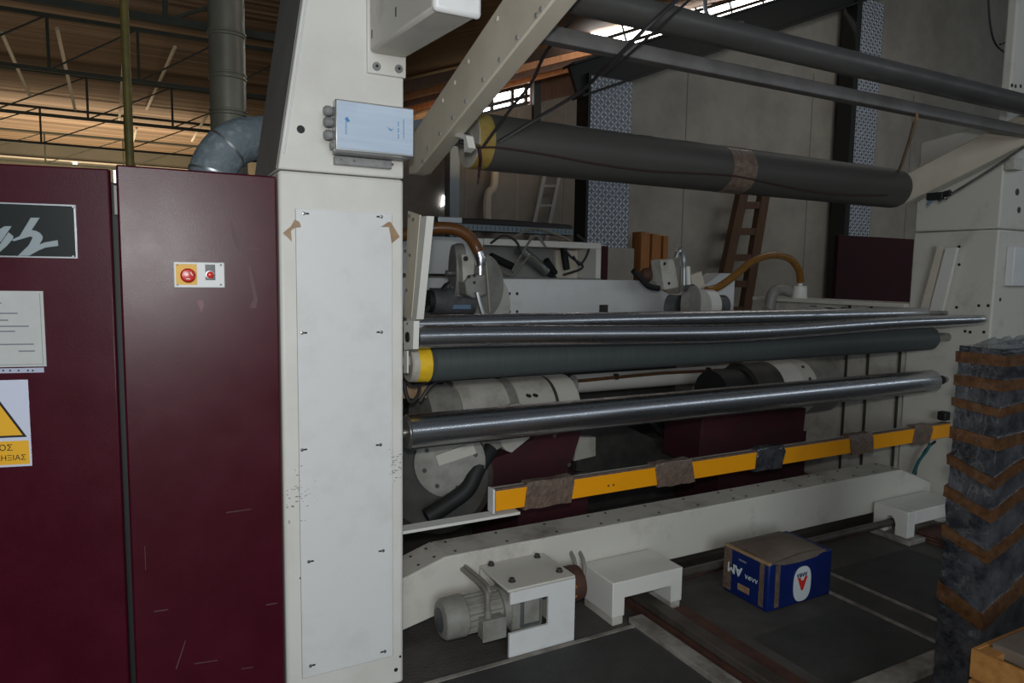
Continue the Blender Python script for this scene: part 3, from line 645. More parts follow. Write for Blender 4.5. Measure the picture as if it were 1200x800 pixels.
rp = [front(561, 172), front(563, 185), front(562, 197), onY(561, 207, 2.76), onY(560, 216, 2.76)]
tag(obj('rope_tail', MB().tube(smooth_path(rp, 5), [.008] * 11 + [.006] * 5 + [.004] * 5, 6), 'rope_red'), 'loose dark red rope end hanging at the left end of the grey roller', 'rope')

sp_ = [onY(1075, 133, 2.10), onY(1073, 141, 2.10), onY(1066, 165, 2.35), onY(1057, 192, 2.70), onY(1053, 200, 2.80)]
tag(obj('webbing_strap', MB().tube(sp_, .013, 6, flat=.4), 'tape_tan'), 'thin tan strap hanging from the square bar to the right end of the grey roller', 'strap')

# ================================================================== RIGHT FRAME
t = thing('machine_column', 'white machine column at the right edge behind the taped parcel', 'machine frame', (5.05, 2.75, 0))
obj('lower_body', boxm(XR, 5.45, YP, 3.02, 0, 1.925), 'white_worn', t, bevel=.012, seg=3)
obj('upper_body', MB().prism([(XR, YP, 1.929), (XR, 3.02, 1.929), (XR, 3.02, 2.545), (XR, 2.53, 2.60), (XR, 2.53, 3.4), (XR, YP, 3.4)], (.66, 0, 0)), 'white_worn', t, bevel=.012)
for px, py in ((1124, 289), (1124, 310), (1121, 360), (1147, 358), (1158, 358), (1131, 388), (1137, 389), (1153, 389)):
    c = onX(px, py, XR); obj('hole', MB().lathe((XR + .001, c.y, c.z), (-1, 0, 0), [(0, .010), (.002, .010)], 12), 'black', t)
for px, py, r in ((1192, 225, .022), (1194, 246, .020), (1172, 351, .012), (1186, 100, .012), (1190, 101, .012), (1196, 101, .012)):
    c = onY(px, py, YP); obj('hole', MB().lathe((c.x, YP + .001, c.z), (0, -1, 0), [(0, r), (.003, r)], 14), 'dark', t)
a, b = onY(1186, 335, YP - .05), onY(1215, 290, YP - .05)
obj('handle_box', boxm(a.x, b.x, YP - .05, YP, a.z, b.z), 'white_panel', t, bevel=.006)
c = onY(1188, 193, YP - .03); obj('lug', MB().obox(c, (.05, 0, 0), (0, .03, 0), (0, 0, .035)), 'white_dirty', t, bevel=.004)
# rear lower side frame with vertical joints
t = thing('side_frame', 'low white side frame wall behind the right column', 'machine frame', (4.9, 3.7, 0))
obj('panel', boxm(XR + .01, 5.1, 3.02, 4.35, 0, 1.40), 'white_dirty', t, bevel=.008)
obj('top_plate', boxm(XR - .05, 5.12, 3.02, 4.40, 1.40, 1.43), 'white_worn', t, bevel=.004)
for px in (988, 1013, 1050):
    q = onX(px, 480, XR); obj('cable_run', boxm(XR - .004, XR + .01, q.y - .007, q.y + .007, .1, 1.4), 'dark', t)
for px, py in ((953, 359), (971, 361), (990, 361), (975, 362)):
    c = onZ(px, py, 1.43); obj('bolt_hole', MB().cyl((c.x, c.y, 1.429), (c.x, c.y, 1.434), .02, n=12), 'black', t)

# slanted guide channels
def guide(label, plate, flange, X, flip):
    t = thing('guide_channel', label, 'bracket', onX(*plate[-1], X))
    obj('plate', MB().prism([onX(*p, X) for p in plate], (.006, 0, 0)), 'cream', t, smooth=False)
    obj('flange', MB().prism([onX(*p, X + .002) for p in flange], (.03, 0, 0)), 'white', t, smooth=False)
    return t
GXL = .955
g = guide('slanted white guide channel bolted beside the left end of the chrome rollers', [(478, 247), (492, 252), (482, 372), (474, 372)], [(491, 254), (500, 253), (488, 374), (476, 380)], GXL, 0)
for px, py in ((480.5, 253), (485, 257), (475.5, 294), (481, 299), (477, 340)):
    c = onX(px, py, GXL); bolt(g, c, (-1, 0, 0), .007, .006, 'steel', n=8)
for px, py in ((479, 250),): pass
guide('slanted pair of cream guide bars on the inner face of the right column', [(1099, 287), (1106, 288), (1086, 368), (1077, 368)], [(1108, 291), (1121, 290), (1103, 367), (1088, 368)], XR - .05, 1)
c = onX(1105, 362, XR - .02)
# bearing plate that carries the front roller
pl = [onX(473, 376, .90), onX(485, 376, .90), onX(484, 409, .90), onX(478, 410, .90), onX(478, 437, .90), onX(473, 437, .90)]
t = thing('bearing_plate', 'white bearing plate at the left end of the chrome rollers', 'bracket', pl[3])
obj('plate', MB().prism([onX(473, 376, .90), onX(485, 376, .90), onX(484, 409, .90), onX(473, 410, .90)], (.022, 0, 0)), 'white', t, smooth=False)
obj('lower_tab', MB().prism([onX(473, 411, .90), onX(477, 411, .90), onX(477, 437, .90), onX(473, 437, .90)], (.006, 0, 0)), 'white', t, smooth=False)
c = onX(478, 379, .90); bolt(t, c, (-1, 0, 0), .005, .004, n=8)

# ================================================================== MIDDLE ROLLERS
def roller(name, label, Y, Z, r, x0, x1, m, shaft=.02, xs0=None, xs1=None, chamf=.006):
    t = thing(name, label, 'roller', ((x0 + x1) / 2, Y, Z - r))
    obj('shell', MB().lathe((x0, Y, Z), X3, [(0, r - chamf), (chamf, r), (x1 - x0 - chamf, r), (x1 - x0, r - chamf)], 64), m, t)
    obj('journal', MB().cyl((xs0 if xs0 is not None else x0 - .06, Y, Z), (x0 + .01, Y, Z), shaft, n=20), 'steel', t)
    obj('journal', MB().cyl((x1 - .01, Y, Z), (xs1 if xs1 is not None else x1 + .06, Y, Z), shaft, n=20), 'steel', t)
    return t
# front bowed spreader roller
pts = [(487, 394.6), (570, 393), (700, 392.2), (830, 391), (920, 387.2), (1050, 378.5), (1152, 374.5)]
path = []
for i, (px, py) in enumerate(pts):
    f = i / (len(pts) - 1); path.append(onY(px, py, 2.52 - .02 * math.sin(math.pi * f)))
path[0].x = .935; path[-1].x = XR - .01
sp = smooth_path(path, 8); n = len(sp)
t = thing('spreader_roller', 'front chrome roller with a slight bow, right above the dark roller', 'roller', (2.85, 2.52, 1.27))
obj('shell', MB().tube(sp, [.0432 - .011 * max(0, (i / (n - 1) - .6) / .4) for i in range(n)], 48), 'chrome', t)
obj('journal', MB().cyl(sp[0] - X3 * .04, sp[0] + X3 * .01, .02, n=16), 'black', t)
rb1 = roller('guide_roller', 'second chrome roller just behind the bowed front roller', 2.76, 1.378, .042, .97, 4.55, 'chrome', .018, .91, XR)
rc = roller('rubber_roller', 'dark green-grey rubber roller with a yellow band below the chrome rollers', 2.74, 1.218, .079, 1.06, 4.60, 'rubber_green', .03, .97, XR, .02)
obj('yellow_edge', MB().lathe((1.005, 2.74, 1.218), X3, [(0, .0775), (.055, .0795)], 64), 'yellow_band', rc)
obj('end_ring', MB().lathe((.975, 2.74, 1.218), X3, [(0, .068), (.006, .075), (.03, .077)], 64), 'white_dirty', rc)
obj('hub', MB().obox((.96, 2.73, 1.235), (.03, 0, 0), (0, .025, 0), (0, 0, .02)), 'white_dirty', rc, bevel=.006)
roller('chrome_roller', 'thick lower chrome roller between the columns above the yellow bar', 2.727, .932, .0745, .965, 4.63, 'chrome', .022, .87, XR)
t2 = bpy.data.objects['chrome_roller']
obj('end_ring', MB().lathe((.958, 2.727, .932), X3, [(0, .058), (.002, .066), (.007, .066)], 48), 'steel', t2)
obj('clamp_collar', MB().lathe((4.655, 2.727, .932), X3, [(0, .034), (.03, .034), (.032, .02), (.06, .02), (.062, .03), (.09, .03)], 24), 'black', t2)

# ================================================================== YELLOW BAR
BY = 2.66
bz0, bz1 = .553, .651
t = thing('safety_bar', 'long yellow safety bar with patches of parcel tape', 'bar', (3.0, BY, bz0))
bx0, bx1 = onY(581.5, 584, BY).x, XR - .02
obj('yellow_face', boxm(bx0, bx1, BY, BY + .012, bz0, bz1 - .006), 'amber', t, bevel=.003)
obj('channel', boxm(bx0 - .006, bx1, BY + .013, BY + .05, bz0 - .004, bz1), 'white_dirty', t, bevel=.004)
obj('end_cap', boxm(bx0 - .016, bx0 - .006, BY - .003, BY + .053, bz0 - .008, bz1 + .003), 'white_panel', t, bevel=.003)
obj('top_strip', boxm(bx0, bx1, BY + .001, BY + .02, bz1 - .006, bz1 + .003), 'tape_dirty', t)
for i, (xa, xb, dx, m) in enumerate(((618, 672, 4, 'tape_dirty'), (768, 809, -2, 'tape_dirty'), (886, 918, 3, 'wrap'), (993, 1018, -2, 'tape_dirty'), (1068, 1087, 3, 'tape_dirty'))):
    mb = MB(); K = 6
    pa = onY(xa, 560, BY).x; pbx = onY(xb, 560, BY).x; rr = random.Random(i); ring = []
    for k in range(K + 1):
        x = pa + (pbx - pa) * k / K
        for (yy, zz) in ((BY - .006, bz0 - .014), (BY - .009, bz1 - .02), (BY + .004, bz1 + .012), (BY + .058, bz1 + .010), (BY + .060, bz0 - .012)):
            mb.v.append(Vector((x + rr.uniform(-.008, .008) + (.02 * (1 if i % 2 else -1) if zz < bz1 - .03 else 0), yy + rr.uniform(-.003, .001), zz + rr.uniform(-.004, .004))))
    for k in range(K):
        for j in range(5): mb.f.append([k * 5 + j, k * 5 + (j + 1) % 5, (k + 1) * 5 + (j + 1) % 5, (k + 1) * 5 + j])
    mb.f += [[0, 1, 2, 3, 4], [K * 5 + j for j in range(5)]]
    obj('tape_patch', mb, m, t, bevel=.002)
for px, py in ((713, 569), (719, 568)):
    c = onY(px, py, BY); obj('screw', MB().lathe((c.x, BY + .001, c.z), (0, -1, 0), [(0, .006), (.002, .005)], 10), 'rust', t)
t = thing('support_bracket', 'white angle bracket under the left end of the yellow bar', 'bracket', (1.1, 2.62, .45))
obj('shelf', boxm(.872, bx0 + .115, 2.645, 2.715, bz0 - .026, bz0 - .013), 'white', t, bevel=.002)
obj('upright', boxm(.868, .880, 2.645, 2.715, bz0 - .12, bz0 - .012), 'white', t, bevel=.002)
c = onX(1106, 487, XR - .05)
tag(obj('limit_switch', MB().obox(c, (.03, 0, 0), (0, .03, 0), (0, 0, .03)), 'black', bevel=.01), 'small black switch at the right end of the yellow bar', 'switch')
cp_ = [onX(1090, 519, 4.70), onX(1086, 528, 4.70), onX(1076, 541, 4.70), onX(1070, 556, 4.72)]
tag(obj('teal_hose', MB().tube(smooth_path(cp_, 6), .010, 8), 'teal'), 'teal air hose looping under the right end of the yellow bar', 'hose')
cp_ = [onX(1096, 517, 4.72), onX(1085, 527, 4.74), onX(1075, 545, 4.75), onX(1073, 556, 4.75)]
tag(obj('air_hose', MB().tube(smooth_path(cp_, 6), .008, 8), 'strap'), 'black air hose behind the teal hose at the right column', 'hose')

# ================================================================== TROLLEY BEAM
FY = 2.72
tp = [(473, 677), (523, 652.4), (1056, 554), (1088, 566)]; zt = .345
def bxz(px, py): q = onY(px, py, FY); return q
kL = bxz(523, 652.4).x; kR = bxz(1056, 554).x; eL = .90; eR = 4.70
ztop = .362; zbot = .112
poly = [(eL, FY, .062), (1.135, FY, zbot), (kR - .02, FY, zbot), (eR, FY, .075), (eR, FY, .235), (kR, FY, ztop), (kL, FY, ztop), (eL, FY, .285)]
t = thing('trolley_beam', 'long white cranked floor beam of the reel trolley', 'beam', (2.8, FY + .1, .06))
obj('body', MB().prism(poly, (0, .185, 0)), 'white_worn', t, bevel=.005)
# grey cover plates along the top
ends = [kL + .004, 2.05, 2.95, 3.70, kR - .004]
for i in range(4):
    pl = obj('cover_plate', boxm(ends[i], ends[i + 1] - .004, FY + .002, FY + .183, ztop, ztop + .003), 'white_dirty', t)
    for f in (.06, .35, .65, .94):
        x = ends[i] + (ends[i + 1] - ends[i]) * f
        for yy in (FY + .035, FY + .15):
            obj('screw', MB().cyl((x, yy, ztop + .003), (x, yy, ztop + .006), .007, n=8), 'dark', pl)
def slopeplate(xa, za, xb, zb, nm):
    o = obj(nm, MB().prism([(xa, FY + .002, za + .001), (xb, FY + .002, zb + .001), (xb, FY + .183, zb + .001), (xa, FY + .183, za + .001)], (0, 0, .003)), 'white_dirty', t, smooth=False)
    for f in (.55, .85):
        for yy in (FY + .04, FY + .14):
            x = xa + (xb - xa) * f; z = za + (zb - za) * f; obj('screw', MB().cyl((x, yy, z + .003), (x, yy, z + .007), .007, n=8), 'dark', o)
slopeplate(eL, .285, kL - .004, ztop, 'cover_plate'); slopeplate(kR + .004, ztop - .001, eR, .235, 'cover_plate')
# drive unit cover
t = thing('motor_cover', 'white folded steel cover standing over the gear motor', 'cover', (1.47, 2.56, 0))
m0, m1 = 1.315, 1.638; mz = .296
obj('top_plate', boxm(m0 - .01, m1, 2.438, 2.712, mz - .012, mz), 'white_worn', t, bevel=.003)
fr = MB()
c0, c1 = onY(598, 735, 2.438), onY(640, 694, 2.438)
obj('front_plate', MB().prism([(m0, 2.438, 0), (m1, 2.438, 0), (m1, 2.438, mz - .013), (m0 + .002, 2.438, mz - .013), (m0 + .002, 2.438, mz - .065), (1.502, 2.438, mz - .065), (1.502, 2.438, .104), (m0, 2.438, .104)], (0, .012, 0)), 'white_panel', t, smooth=False)
obj('rear_tab', boxm(m0 - .01, m0 + .06, 2.70, 2.712, mz - .06, mz - .013), 'white_worn', t)
obj('right_plate', boxm(m1 - .012, m1, 2.452, 2.70, 0, mz - .013), 'white_worn', t)
for px, py in ((575.5, 662), (629.5, 652.5), (600, 681), (655.5, 669.5)):
    c = onZ(px, py, mz); obj('bolt', MB().lathe((c.x, c.y, mz), Z3, [(0, .016), (.004, .016), (.004, .012), (.014, .012), (.016, .009)], 12), 'dark', t)
# gear motor
my, mzc = 2.57, .165
t = thing('gear_motor', 'grey gear motor lying in front of the trolley beam', 'motor', (1.3, my, .05))
obj('fan_cover', MB().lathe((1.055, my, mzc), X3, [(0, .055), (.006, .075), (.02, .085), (.10, .087), (.105, .083)], 32), 'motor_grey', t)
obj('grille', MB().lathe((1.053, my, mzc), X3, [(0, .05), (.004, .052)], 32), 'motor_dark', t)
obj('stator', MB().lathe((1.16, my, mzc), X3, [(0, .07), (.16, .07)], 32), 'motor_grey', t)
for k in range(20):
    an = 2 * math.pi * k / 20; d = Vector((0, math.cos(an), math.sin(an)))
    obj('fin', MB().obox(Vector((1.24, my, mzc)) + d * .074, (.078, 0, 0), d * .007, d.cross(X3) * .0025), 'motor_grey', t)
obj('flange', MB().lathe((1.32, my, mzc), X3, [(0, .088), (.03, .088)], 32), 'motor_grey', t)
gb = obj('gearbox', boxm(1.35, 1.50, my - .095, my + .09, .075, .255), 'motor_grey', t, bevel=.012)
obj('gearbox_cover', boxm(1.385, 1.485, my - .101, my - .093, .10, .235), 'motor_dark', t, bevel=.004)
obj('name_panel', boxm(1.40, 1.475, my - .106, my - .1, .115, .225), 'motor_grey', t, bevel=.003)
a, b = onY(565, 751, 2.46), onY(591.5, 722, 2.46)
tb = obj('terminal_box', boxm(a.x, b.x, 2.455, 2.505, a.z, b.z + .002), 'motor_grey', t, bevel=.006)
obj('box_lid', boxm(a.x - .003, b.x + .003, 2.446, 2.454, a.z - .003, b.z + .005), 'motor_grey', tb, bevel=.003)
cpth = smooth_path([onY(572, 723, 2.48), onY(571.5, 708, 2.48), onY(571, 695, 2.49), onY(564, 685, 2.56), onY(551, 674, 2.65), onY(541, 666, 2.725)], 6)
obj('conduit', MB().tube(cpth, .011, 10), 'cable', t)
obj('conduit', MB().tube([q + Vector((.012, .01, .012)) for q in cpth[6:]], .008, 8), 'cable', t)
obj('conduit_gland', MB().cyl(onY(572, 724, 2.48), onY(571.7, 714, 2.48), .014, n=10), 'motor_grey', t)
# coupling drum
t = thing('drive_coupling', 'rusty brown coupling drum between motor cover and bearing block', 'coupling', (1.70, 2.60, .08))
obj('drum', MB().lathe((1.64, 2.60, .175), X3, [(0, .08), (.09, .082), (.12, .078), (.128, .06)], 32), 'rust', t)
for zz in (.15, .195):
    obj('orange_tag', boxm(1.665, 1.70, 2.513, 2.525, zz, zz + .01), 'plank_orange', t)
for i, (px, dx) in enumerate(((667.5, 0), (678, 1))):
    pth = smooth_path([onY(px + 6, 676, 2.66), onY(px + 6.5, 665, 2.67), onY(px + 5, 655, 2.69), onY(px + 1, 646.5, 2.725)], 6)
    tag(obj('grease_hose', MB().tube(pth, .010, 8), 'cable'), ['left', 'right'][i] + ' one of two short grease hoses above the brown coupling', 'hose', 'grease hoses')
# bearing blocks
def block(label, x0, x1, y0, y1, zt, nx0, nx1, nz, ny, xax):
    t = thing('bearing_block', label, 'bearing block', ((x0 + x1) / 2, (y0 + y1) / 2, 0))
    return t
t = thing('bearing_block', 'white bridge-shaped bearing block straddling the floor rail', 'bearing block', (2.06, 2.56, 0))
z1 = .206
obj('bridge', MB().prism([(1.855, 2.455, .04), (1.925, 2.455, .04), (1.925, 2.455, .125), (2.20, 2.455, .125), (2.20, 2.455, .04), (2.268, 2.455, .04), (2.268, 2.455, z1), (1.855, 2.455, z1)], (0, .25, 0)), 'white', t, bevel=.004)
obj('foot', boxm(1.862, 1.92, 2.46, 2.69, 0, .04), 'white_dirty', t, bevel=.003)
obj('foot', boxm(2.205, 2.262, 2.46, 2.69, 0, .04), 'white_dirty', t, bevel=.003)
t = thing('bearing_block', 'white four-legged bearing block at the far right end of the trolley beam', 'bearing block', (4.3, 2.58, 0))
bx_ = 4.07; bt = onX(1045, 594.5, bx_).z
obj('bridge', MB().prism([(bx_, 2.475, .03), (bx_, 2.555, .03), (bx_, 2.555, .10), (bx_, 2.565, .125), (bx_, 2.585, .14), (bx_, 2.61, .13), (bx_, 2.62, .10), (bx_, 2.62, .03), (bx_, 2.70, .03), (bx_, 2.70, bt), (bx_, 2.475, bt)], (.075, 0, 0)), 'white', t, bevel=.004)
obj('table', boxm(bx_ + .075, 4.62, 2.475, 2.70, bt - .085, bt), 'white', t, bevel=.004)
obj('far_leg', boxm(4.55, 4.62, 2.475, 2.70, .03, bt - .085), 'white', t, bevel=.004)
obj('base_plate', boxm(bx_ - .03, 4.66, 2.44, 2.712, 0, .03), 'concrete_trim', t, bevel=.004)
# cross shaft between the blocks
t = thing('drive_shaft', 'dark cross shaft running behind the blue carton to the right block', 'shaft', (3.2, 2.59, .06))
obj('bar', MB().cyl((2.17, 2.588, .098), (4.10, 2.588, .098), .022, n=20), 'rail_steel', t)
obj('rust_strip', boxm(2.30, 4.03, 2.69, 2.712, 0, .055), 'rust', t, bevel=.003)
# floor rails
t = thing('floor_rail', 'rusty floor rail running forward from under the bridge block', 'rail', (2.08, 1.6, 0))
obj('rail_head', boxm(2.045, 2.115, .5, 2.70, .045, .085), 'rail_steel', t, bevel=.006)
obj('rail_web', boxm(2.07, 2.09, .5, 2.70, .006, .045), 'rust', t)
obj('rail_foot', boxm(2.03, 2.19, .5, 2.70, 0, .006), 'rust', t)
obj('kerb', boxm(1.945, 2.025, .5, 2.452, 0, .03), 'concrete_trim', t, bevel=.006)
obj('rack_strip', boxm(2.20, 2.27, .5, 2.44, 0, .02), 'rust', t)
t = thing('floor_rail', 'rusty stack of rail plates under the far right bearing block', 'rail', (4.4, 2.3, 0))
for k in range(3): obj('rail_plate', boxm(4.20, 4.52, 1.9, 2.50, .032 + k * .02 - .03, .049 + k * .02 - .03), 'rust', t, bevel=.002)

# ================================================================== BLUE CARTON
cx, cy, cw, cdp, chh = 2.597, 2.226, .45, .285, .262
t = thing('beer_carton', 'blue printed cardboard carton with open top flaps on the floor', 'carton', (cx + cw / 2, cy + cdp / 2, 0))
zc = onY(898, 663, cy).z; chh = zc
obj('carton_body', boxm(cx, cx + cw, cy, cy + cdp, .004, chh), 'carton_blue', t, bevel=.008)
# domed lid of folded flaps
mb = MB(); N = 12
for i in range(N + 1):
    for j in range(N + 1):
        f, g = i / N, j / N; bul = 1.35 * (math.sin(math.pi * f) * .75 + .25) * math.sin(math.pi * min(max(g, 0), 1)) 
        x = cx + .01 + (cw - .06) * f; y = cy - .004 + (cdp + .008) * g
        sag = -.022 * math.sin(math.pi * f) if j == 0 else 0
        mb.v.append(Vector((x, y, chh + .002 + .030 * bul + sag)))
for i in range(N):
    for j in range(N): a = i * (N + 1) + j; mb.f.append([a, a + N + 1, a + N + 2, a + 1])
obj('top_flap', mb, 'carton_brown', t)
obj('top_skirt', MB().prism([(cx + .02, cy - .003, chh + .002), (cx + .10, cy - .003, chh - .018), (cx + .22, cy - .003, chh - .022), (cx + .33, cy - .003, chh - .016), (cx + cw - .05, cy - .003, chh + .012), (cx + .22, cy - .003, chh + .02)], (0, .002, 0)), 'carton_brown', t, smooth=False)
for (y0, y1) in ((cy - .002, cy + .055), (cy + cdp - .05, cy + cdp + .001)):
    obj('tape_strip', boxm(cx - .0022, cx, y0 + (.03 if y0 < cy else 0), y1, .02, chh + .006), 'tape_dirty', t)
obj('tape_strip', boxm(cx + .045, cx + .075, cy - .0022, cy, .02, chh - .01), 'tape_dirty', t)
obj('tape_strip', boxm(cx - .006, cx + .016, cy - .003, cy + cdp, chh - .006, chh + .008), 'tape_tan', t, bevel=.003)
# oval label with a red letter on the wide face
lc = onY(940, 683.5, cy - .002); ring = []
for k in range(40):
    an = 2 * math.pi * k / 40; ca, sa = math.cos(an), math.sin(an)
    ring.append(Vector((lc.x + .062 * math.copysign(abs(ca) ** .75, ca), cy - .003, lc.z + .088 * math.copysign(abs(sa) ** .75, sa))))
lb_ = obj('oval_label', MB().prism(ring, (0, .002, 0)), 'label_white', t, smooth=False)
textmesh('label_letter', 'A', 'red', lb_, (lc.x + .028, cy - .0036, lc.z + .03), (-1, 0, 0), (0, 0, -1), .085, bold=.005)
textmesh('label_word', 'ΑΛΦΑ', 'carton_blue', lb_, (lc.x + .031, cy - .0036, lc.z + .055), (-1, 0, 0), (0, 0, -1), .025, bold=.001)
# upside-down lettering on the narrow face
fy, fz = cy + cdp * .80, chh * .60
textmesh('carton_lettering', 'AM', 'label_white', t, (cx - .0024, cy + cdp * .575, chh * .66), (0, 1, 0), (0, 0, -1), .066, bold=.002)
textmesh('carton_lettering', 'ΑΛΦΑ', 'label_white', t, (cx - .0024, cy + cdp * .22, chh * .58), (0, 1, 0), (0, 0, -1), .028)
obj('carton_print', boxm(cx - .0016, cx, cy + cdp * .40, cy + cdp * .66, .045, .078), 'tape_tan', t)
obj('carton_print', boxm(cx - .0016, cx, cy + cdp * .50, cy + cdp * .66, .195, .203), 'print_grey', t)

# ================================================================== WRAPPED PARCEL TOWER
pc0 = onZ(1141, 838, 0); px0, py0 = pc0.x, pc0.y; pw, pd = .50, .155
ph = onX(1168, 408, px0).z
ph = onY(1168, 410, py0).z
t = thing('wrapped_parcel', 'tall taped parcel in wrinkled stretch film at the right edge', 'parcel', (px0 + pw / 2, py0 + pd / 2, 0))
import mathutils.noise as MN
def skin(off, z0, z1, nz, amp, wob=0.0, seed=0):
    mb = MB(); per = []
    K = 26
    for k in range(K): per.append((px0 - off + (pw + 2 * off) * k / K, py0 - off))
    for k in range(K): per.append((px0 + pw + off, py0 - off + (pd + 2 * off) * k / K))
    for k in range(K): per.append((px0 + pw + off - (pw + 2 * off) * k / K, py0 + pd + off))
    for k in range(K): per.append((px0 - off, py0 + pd + off - (pd + 2 * off) * k / K))
    n = len(per); cxx, cyy = px0 + pw / 2, py0 + pd / 2
    for i in range(nz + 1):
        for k, (x, y) in enumerate(per):
            z = z0 + (z1 - z0) * i / nz
            sk = wob * ((x - px0) / pw * 1.5 + (y - py0) / pd * .5) 
            q = Vector((x, y, z + sk)); nv = (abs(MN.noise(q * 9 + Vector((seed, 0, 0)))) * 1.6 - .4) * amp + (abs(MN.noise(q * 26)) - .2) * amp * .9
            d = Vector((x - cxx, y - cyy, 0)).normalized(); mb.v.append(q + d * nv)
    for i in range(nz):
        for k in range(n): mb.f.append([i * n + k, i * n + (k + 1) % n, (i + 1) * n + (k + 1) % n, (i + 1) * n + k])
    mb.f += [list(range(n - 1, -1, -1)), list(range(nz * n, (nz + 1) * n))]
    return mb
obj('film_wrap', skin(0, .012, ph, 110, .0075), 'wrap', t)
for i, (pyc, hh, wob) in enumerate(((424, 9, 0), (453, 9, .00), (485, 7, .03), (522, 10, .02), (568, 8, .10), (607, 9, .10), (655, 9, .10), (730, 14, .11))):
    zc_ = onY(1140 + (800 - pyc) * .07 - 0, pyc, py0).z; hz = hh * .0022
    obj('tape_band', skin(.0075, zc_ - hz, zc_ + hz, 4, .006, wob, i), 'tape_brown', t)
# crumpled film on top
mb = MB(); N = 16
for i in range(N + 1):
    for j in range(N + 1):
        x = px0 - .01 + (pw + .02) * i / N; y = py0 - .01 + (pd + .02) * j / N
        e = min(i, N - i, 3) / 3 * min(j, N - j, 3) / 3
        mb.v.append(Vector((x, y, ph - .01 + .045 * e * (.5 + MN.noise(Vector((x * 16, y * 16, 2)))) + .012 * MN.noise(Vector((x * 50, y * 50, 4))))))
for i in range(N):
    for j in range(N): a = i * (N + 1) + j; mb.f.append([a, a + N + 1, a + N + 2, a + 1])
obj('crumpled_film', mb, 'plastic_film', t)
obj('pallet_foot', boxm(px0 + .02, px0 + pw - .02, py0 + .02, py0 + pd - .02, 0, .012), 'dark', t)

# orange crate in the corner
kc = onY(1143, 757, 1.16); kz = kc.z
t = thing('wooden_crate', 'orange wooden crate with a brown lid in the lower right corner', 'crate', (kc.x + .3, 1.0, 0))
zb_ = kz
for k in range(3):
    obj('slat', boxm(kc.x, kc.x + .6, 1.15, 1.165, zb_ - .10 - k * .105, zb_ - .004 - k * .105), 'orange_wood', t, bevel=.003)
for k in range(3):
    obj('slat', boxm(kc.x - .015, kc.x, .85, 1.165, zb_ - .10 - k * .105, zb_ - .004 - k * .105), 'orange_wood', t, bevel=.003)
obj('corner_post', boxm(kc.x, kc.x + .05, 1.10, 1.149, 0, zb_ - .006), 'orange_wood', t)
obj('corner_post', boxm(kc.x, kc.x + .05, .85, .90, 0, zb_ - .006), 'orange_wood', t)
obj('lid', boxm(kc.x + .05, kc.x + .6, .86, 1.14, zb_ - .03, zb_ + .012), 'carton_brown', t, bevel=.006)

# ================================================================== REAR MACHINE
# rear white panels
PY = 4.9
a, b = onY(497, 282, PY), onY(700, 323, PY)
t = thing('rear_console', 'open white console with cables behind the left chuck arm', 'console', ((a.x + b.x) / 2, PY + .2, 0))
zt = onY(560, 279, PY).z; zs = onY(600, 325, PY).z
xl, xm, xrr = .9, onY(566, 300, PY).x, onY(703, 300, PY).x
obj('left_door', boxm(xl, xm, PY, PY + .04, zs + .02, zt), 'white_panel', t, bevel=.006)
obj('top_rail', boxm(xm, xrr, PY - .02, PY + .35, zt - .05, zt), 'white', t, bevel=.004)
obj('end_frame', boxm(xrr - .05, xrr, PY - .02, PY + .35, zs, zt - .05), 'white', t, bevel=.004)
obj('back_sheet', boxm(xm, xrr - .05, PY + .30, PY + .35, zs, zt - .05), 'grey_side', t)
b2 = onY(655, 300, PY + .2).x
obj('inner_panel', boxm(b2, xrr - .06, PY + .25, PY + .29, zs, zt - .06), 'cream', t)
obj('shelf', boxm(xl, xrr, PY - .03, PY + .35, zs - .02, zs), 'grey_side', t)
obj('base', boxm(xl, xrr, PY, PY + .3, 0, zs - .02), 'dark', t)
rr = random.Random(11)
for i, (a_, b_) in enumerate((((608, 292), (640, 318)), ((575, 300), (600, 312)), ((660, 288), (664, 315)), ((640, 305), (650, 320)))):
    A, B = onY(*a_, PY + .12), onY(*b_, PY + .16)
    obj('cylinder_rod', MB().cyl(A, B, .045 if i == 0 else .03, n=14), 'aluminium' if i == 0 else 'black', t)
    if i == 0: obj('rod_tip', MB().cyl(B, B + (B - A).normalized() * .12, .02, n=10), 'black', t)
cab = [[(575, 285), (590, 276), (605, 283), (612, 300)], [(600, 279), (625, 268), (650, 274), (668, 282)], [(655, 282), (668, 300), (683, 313), (660, 322)], [(640, 290), (628, 276), (616, 290), (600, 318)], [(676, 275), (690, 290), (680, 310), (672, 300)], [(585, 316), (602, 322), (622, 300), (640, 318)]]
for i, pts in enumerate(cab):
    obj('cable', MB().tube(smooth_path([onY(*p, PY - .03 + .02 * (i % 3)) for p in pts], 6), .010, 6), 'cable' if i % 2 else 'strap', t)
# cable tray above
za, zb2 = onY(600, 272, 5.3).z, onY(600, 265, 5.3).z
t = thing('cable_tray', 'perforated grey cable tray behind the rear console', 'cable tray', (2.7, 5.3, za))
x0, x1 = onY(500, 268, 5.3).x, onY(672, 268, 5.3).x
obj('tray_bottom', boxm(x0, x1, 5.3, 5.5, za, za + .01), 'tray', t)
obj('tray_side', boxm(x0, x1, 5.3, 5.31, zb2 - .01, zb2), 'tray', t)
n = 34
for k in range(n):
    x = x0 + (x1 - x0) * k / n; obj('tray_web', boxm(x, x + .035, 5.3, 5.31, za + .01, zb2 - .01), 'tray', t, smooth=False)
obj('cable_bundle', MB().tube([(x0, 5.36, za + .05), ((x0 + x1) / 2, 5.38, za + .065), (x1, 5.36, za + .05)], .045, 8), 'strap', t)
obj('tray_leg', boxm(x0 + .3, x0 + .34, 5.4, 5.44, 0, za), 'tray', t); obj('tray_leg', boxm(x1 - .3, x1 - .26, 5.4, 5.44, 0, za), 'tray', t)
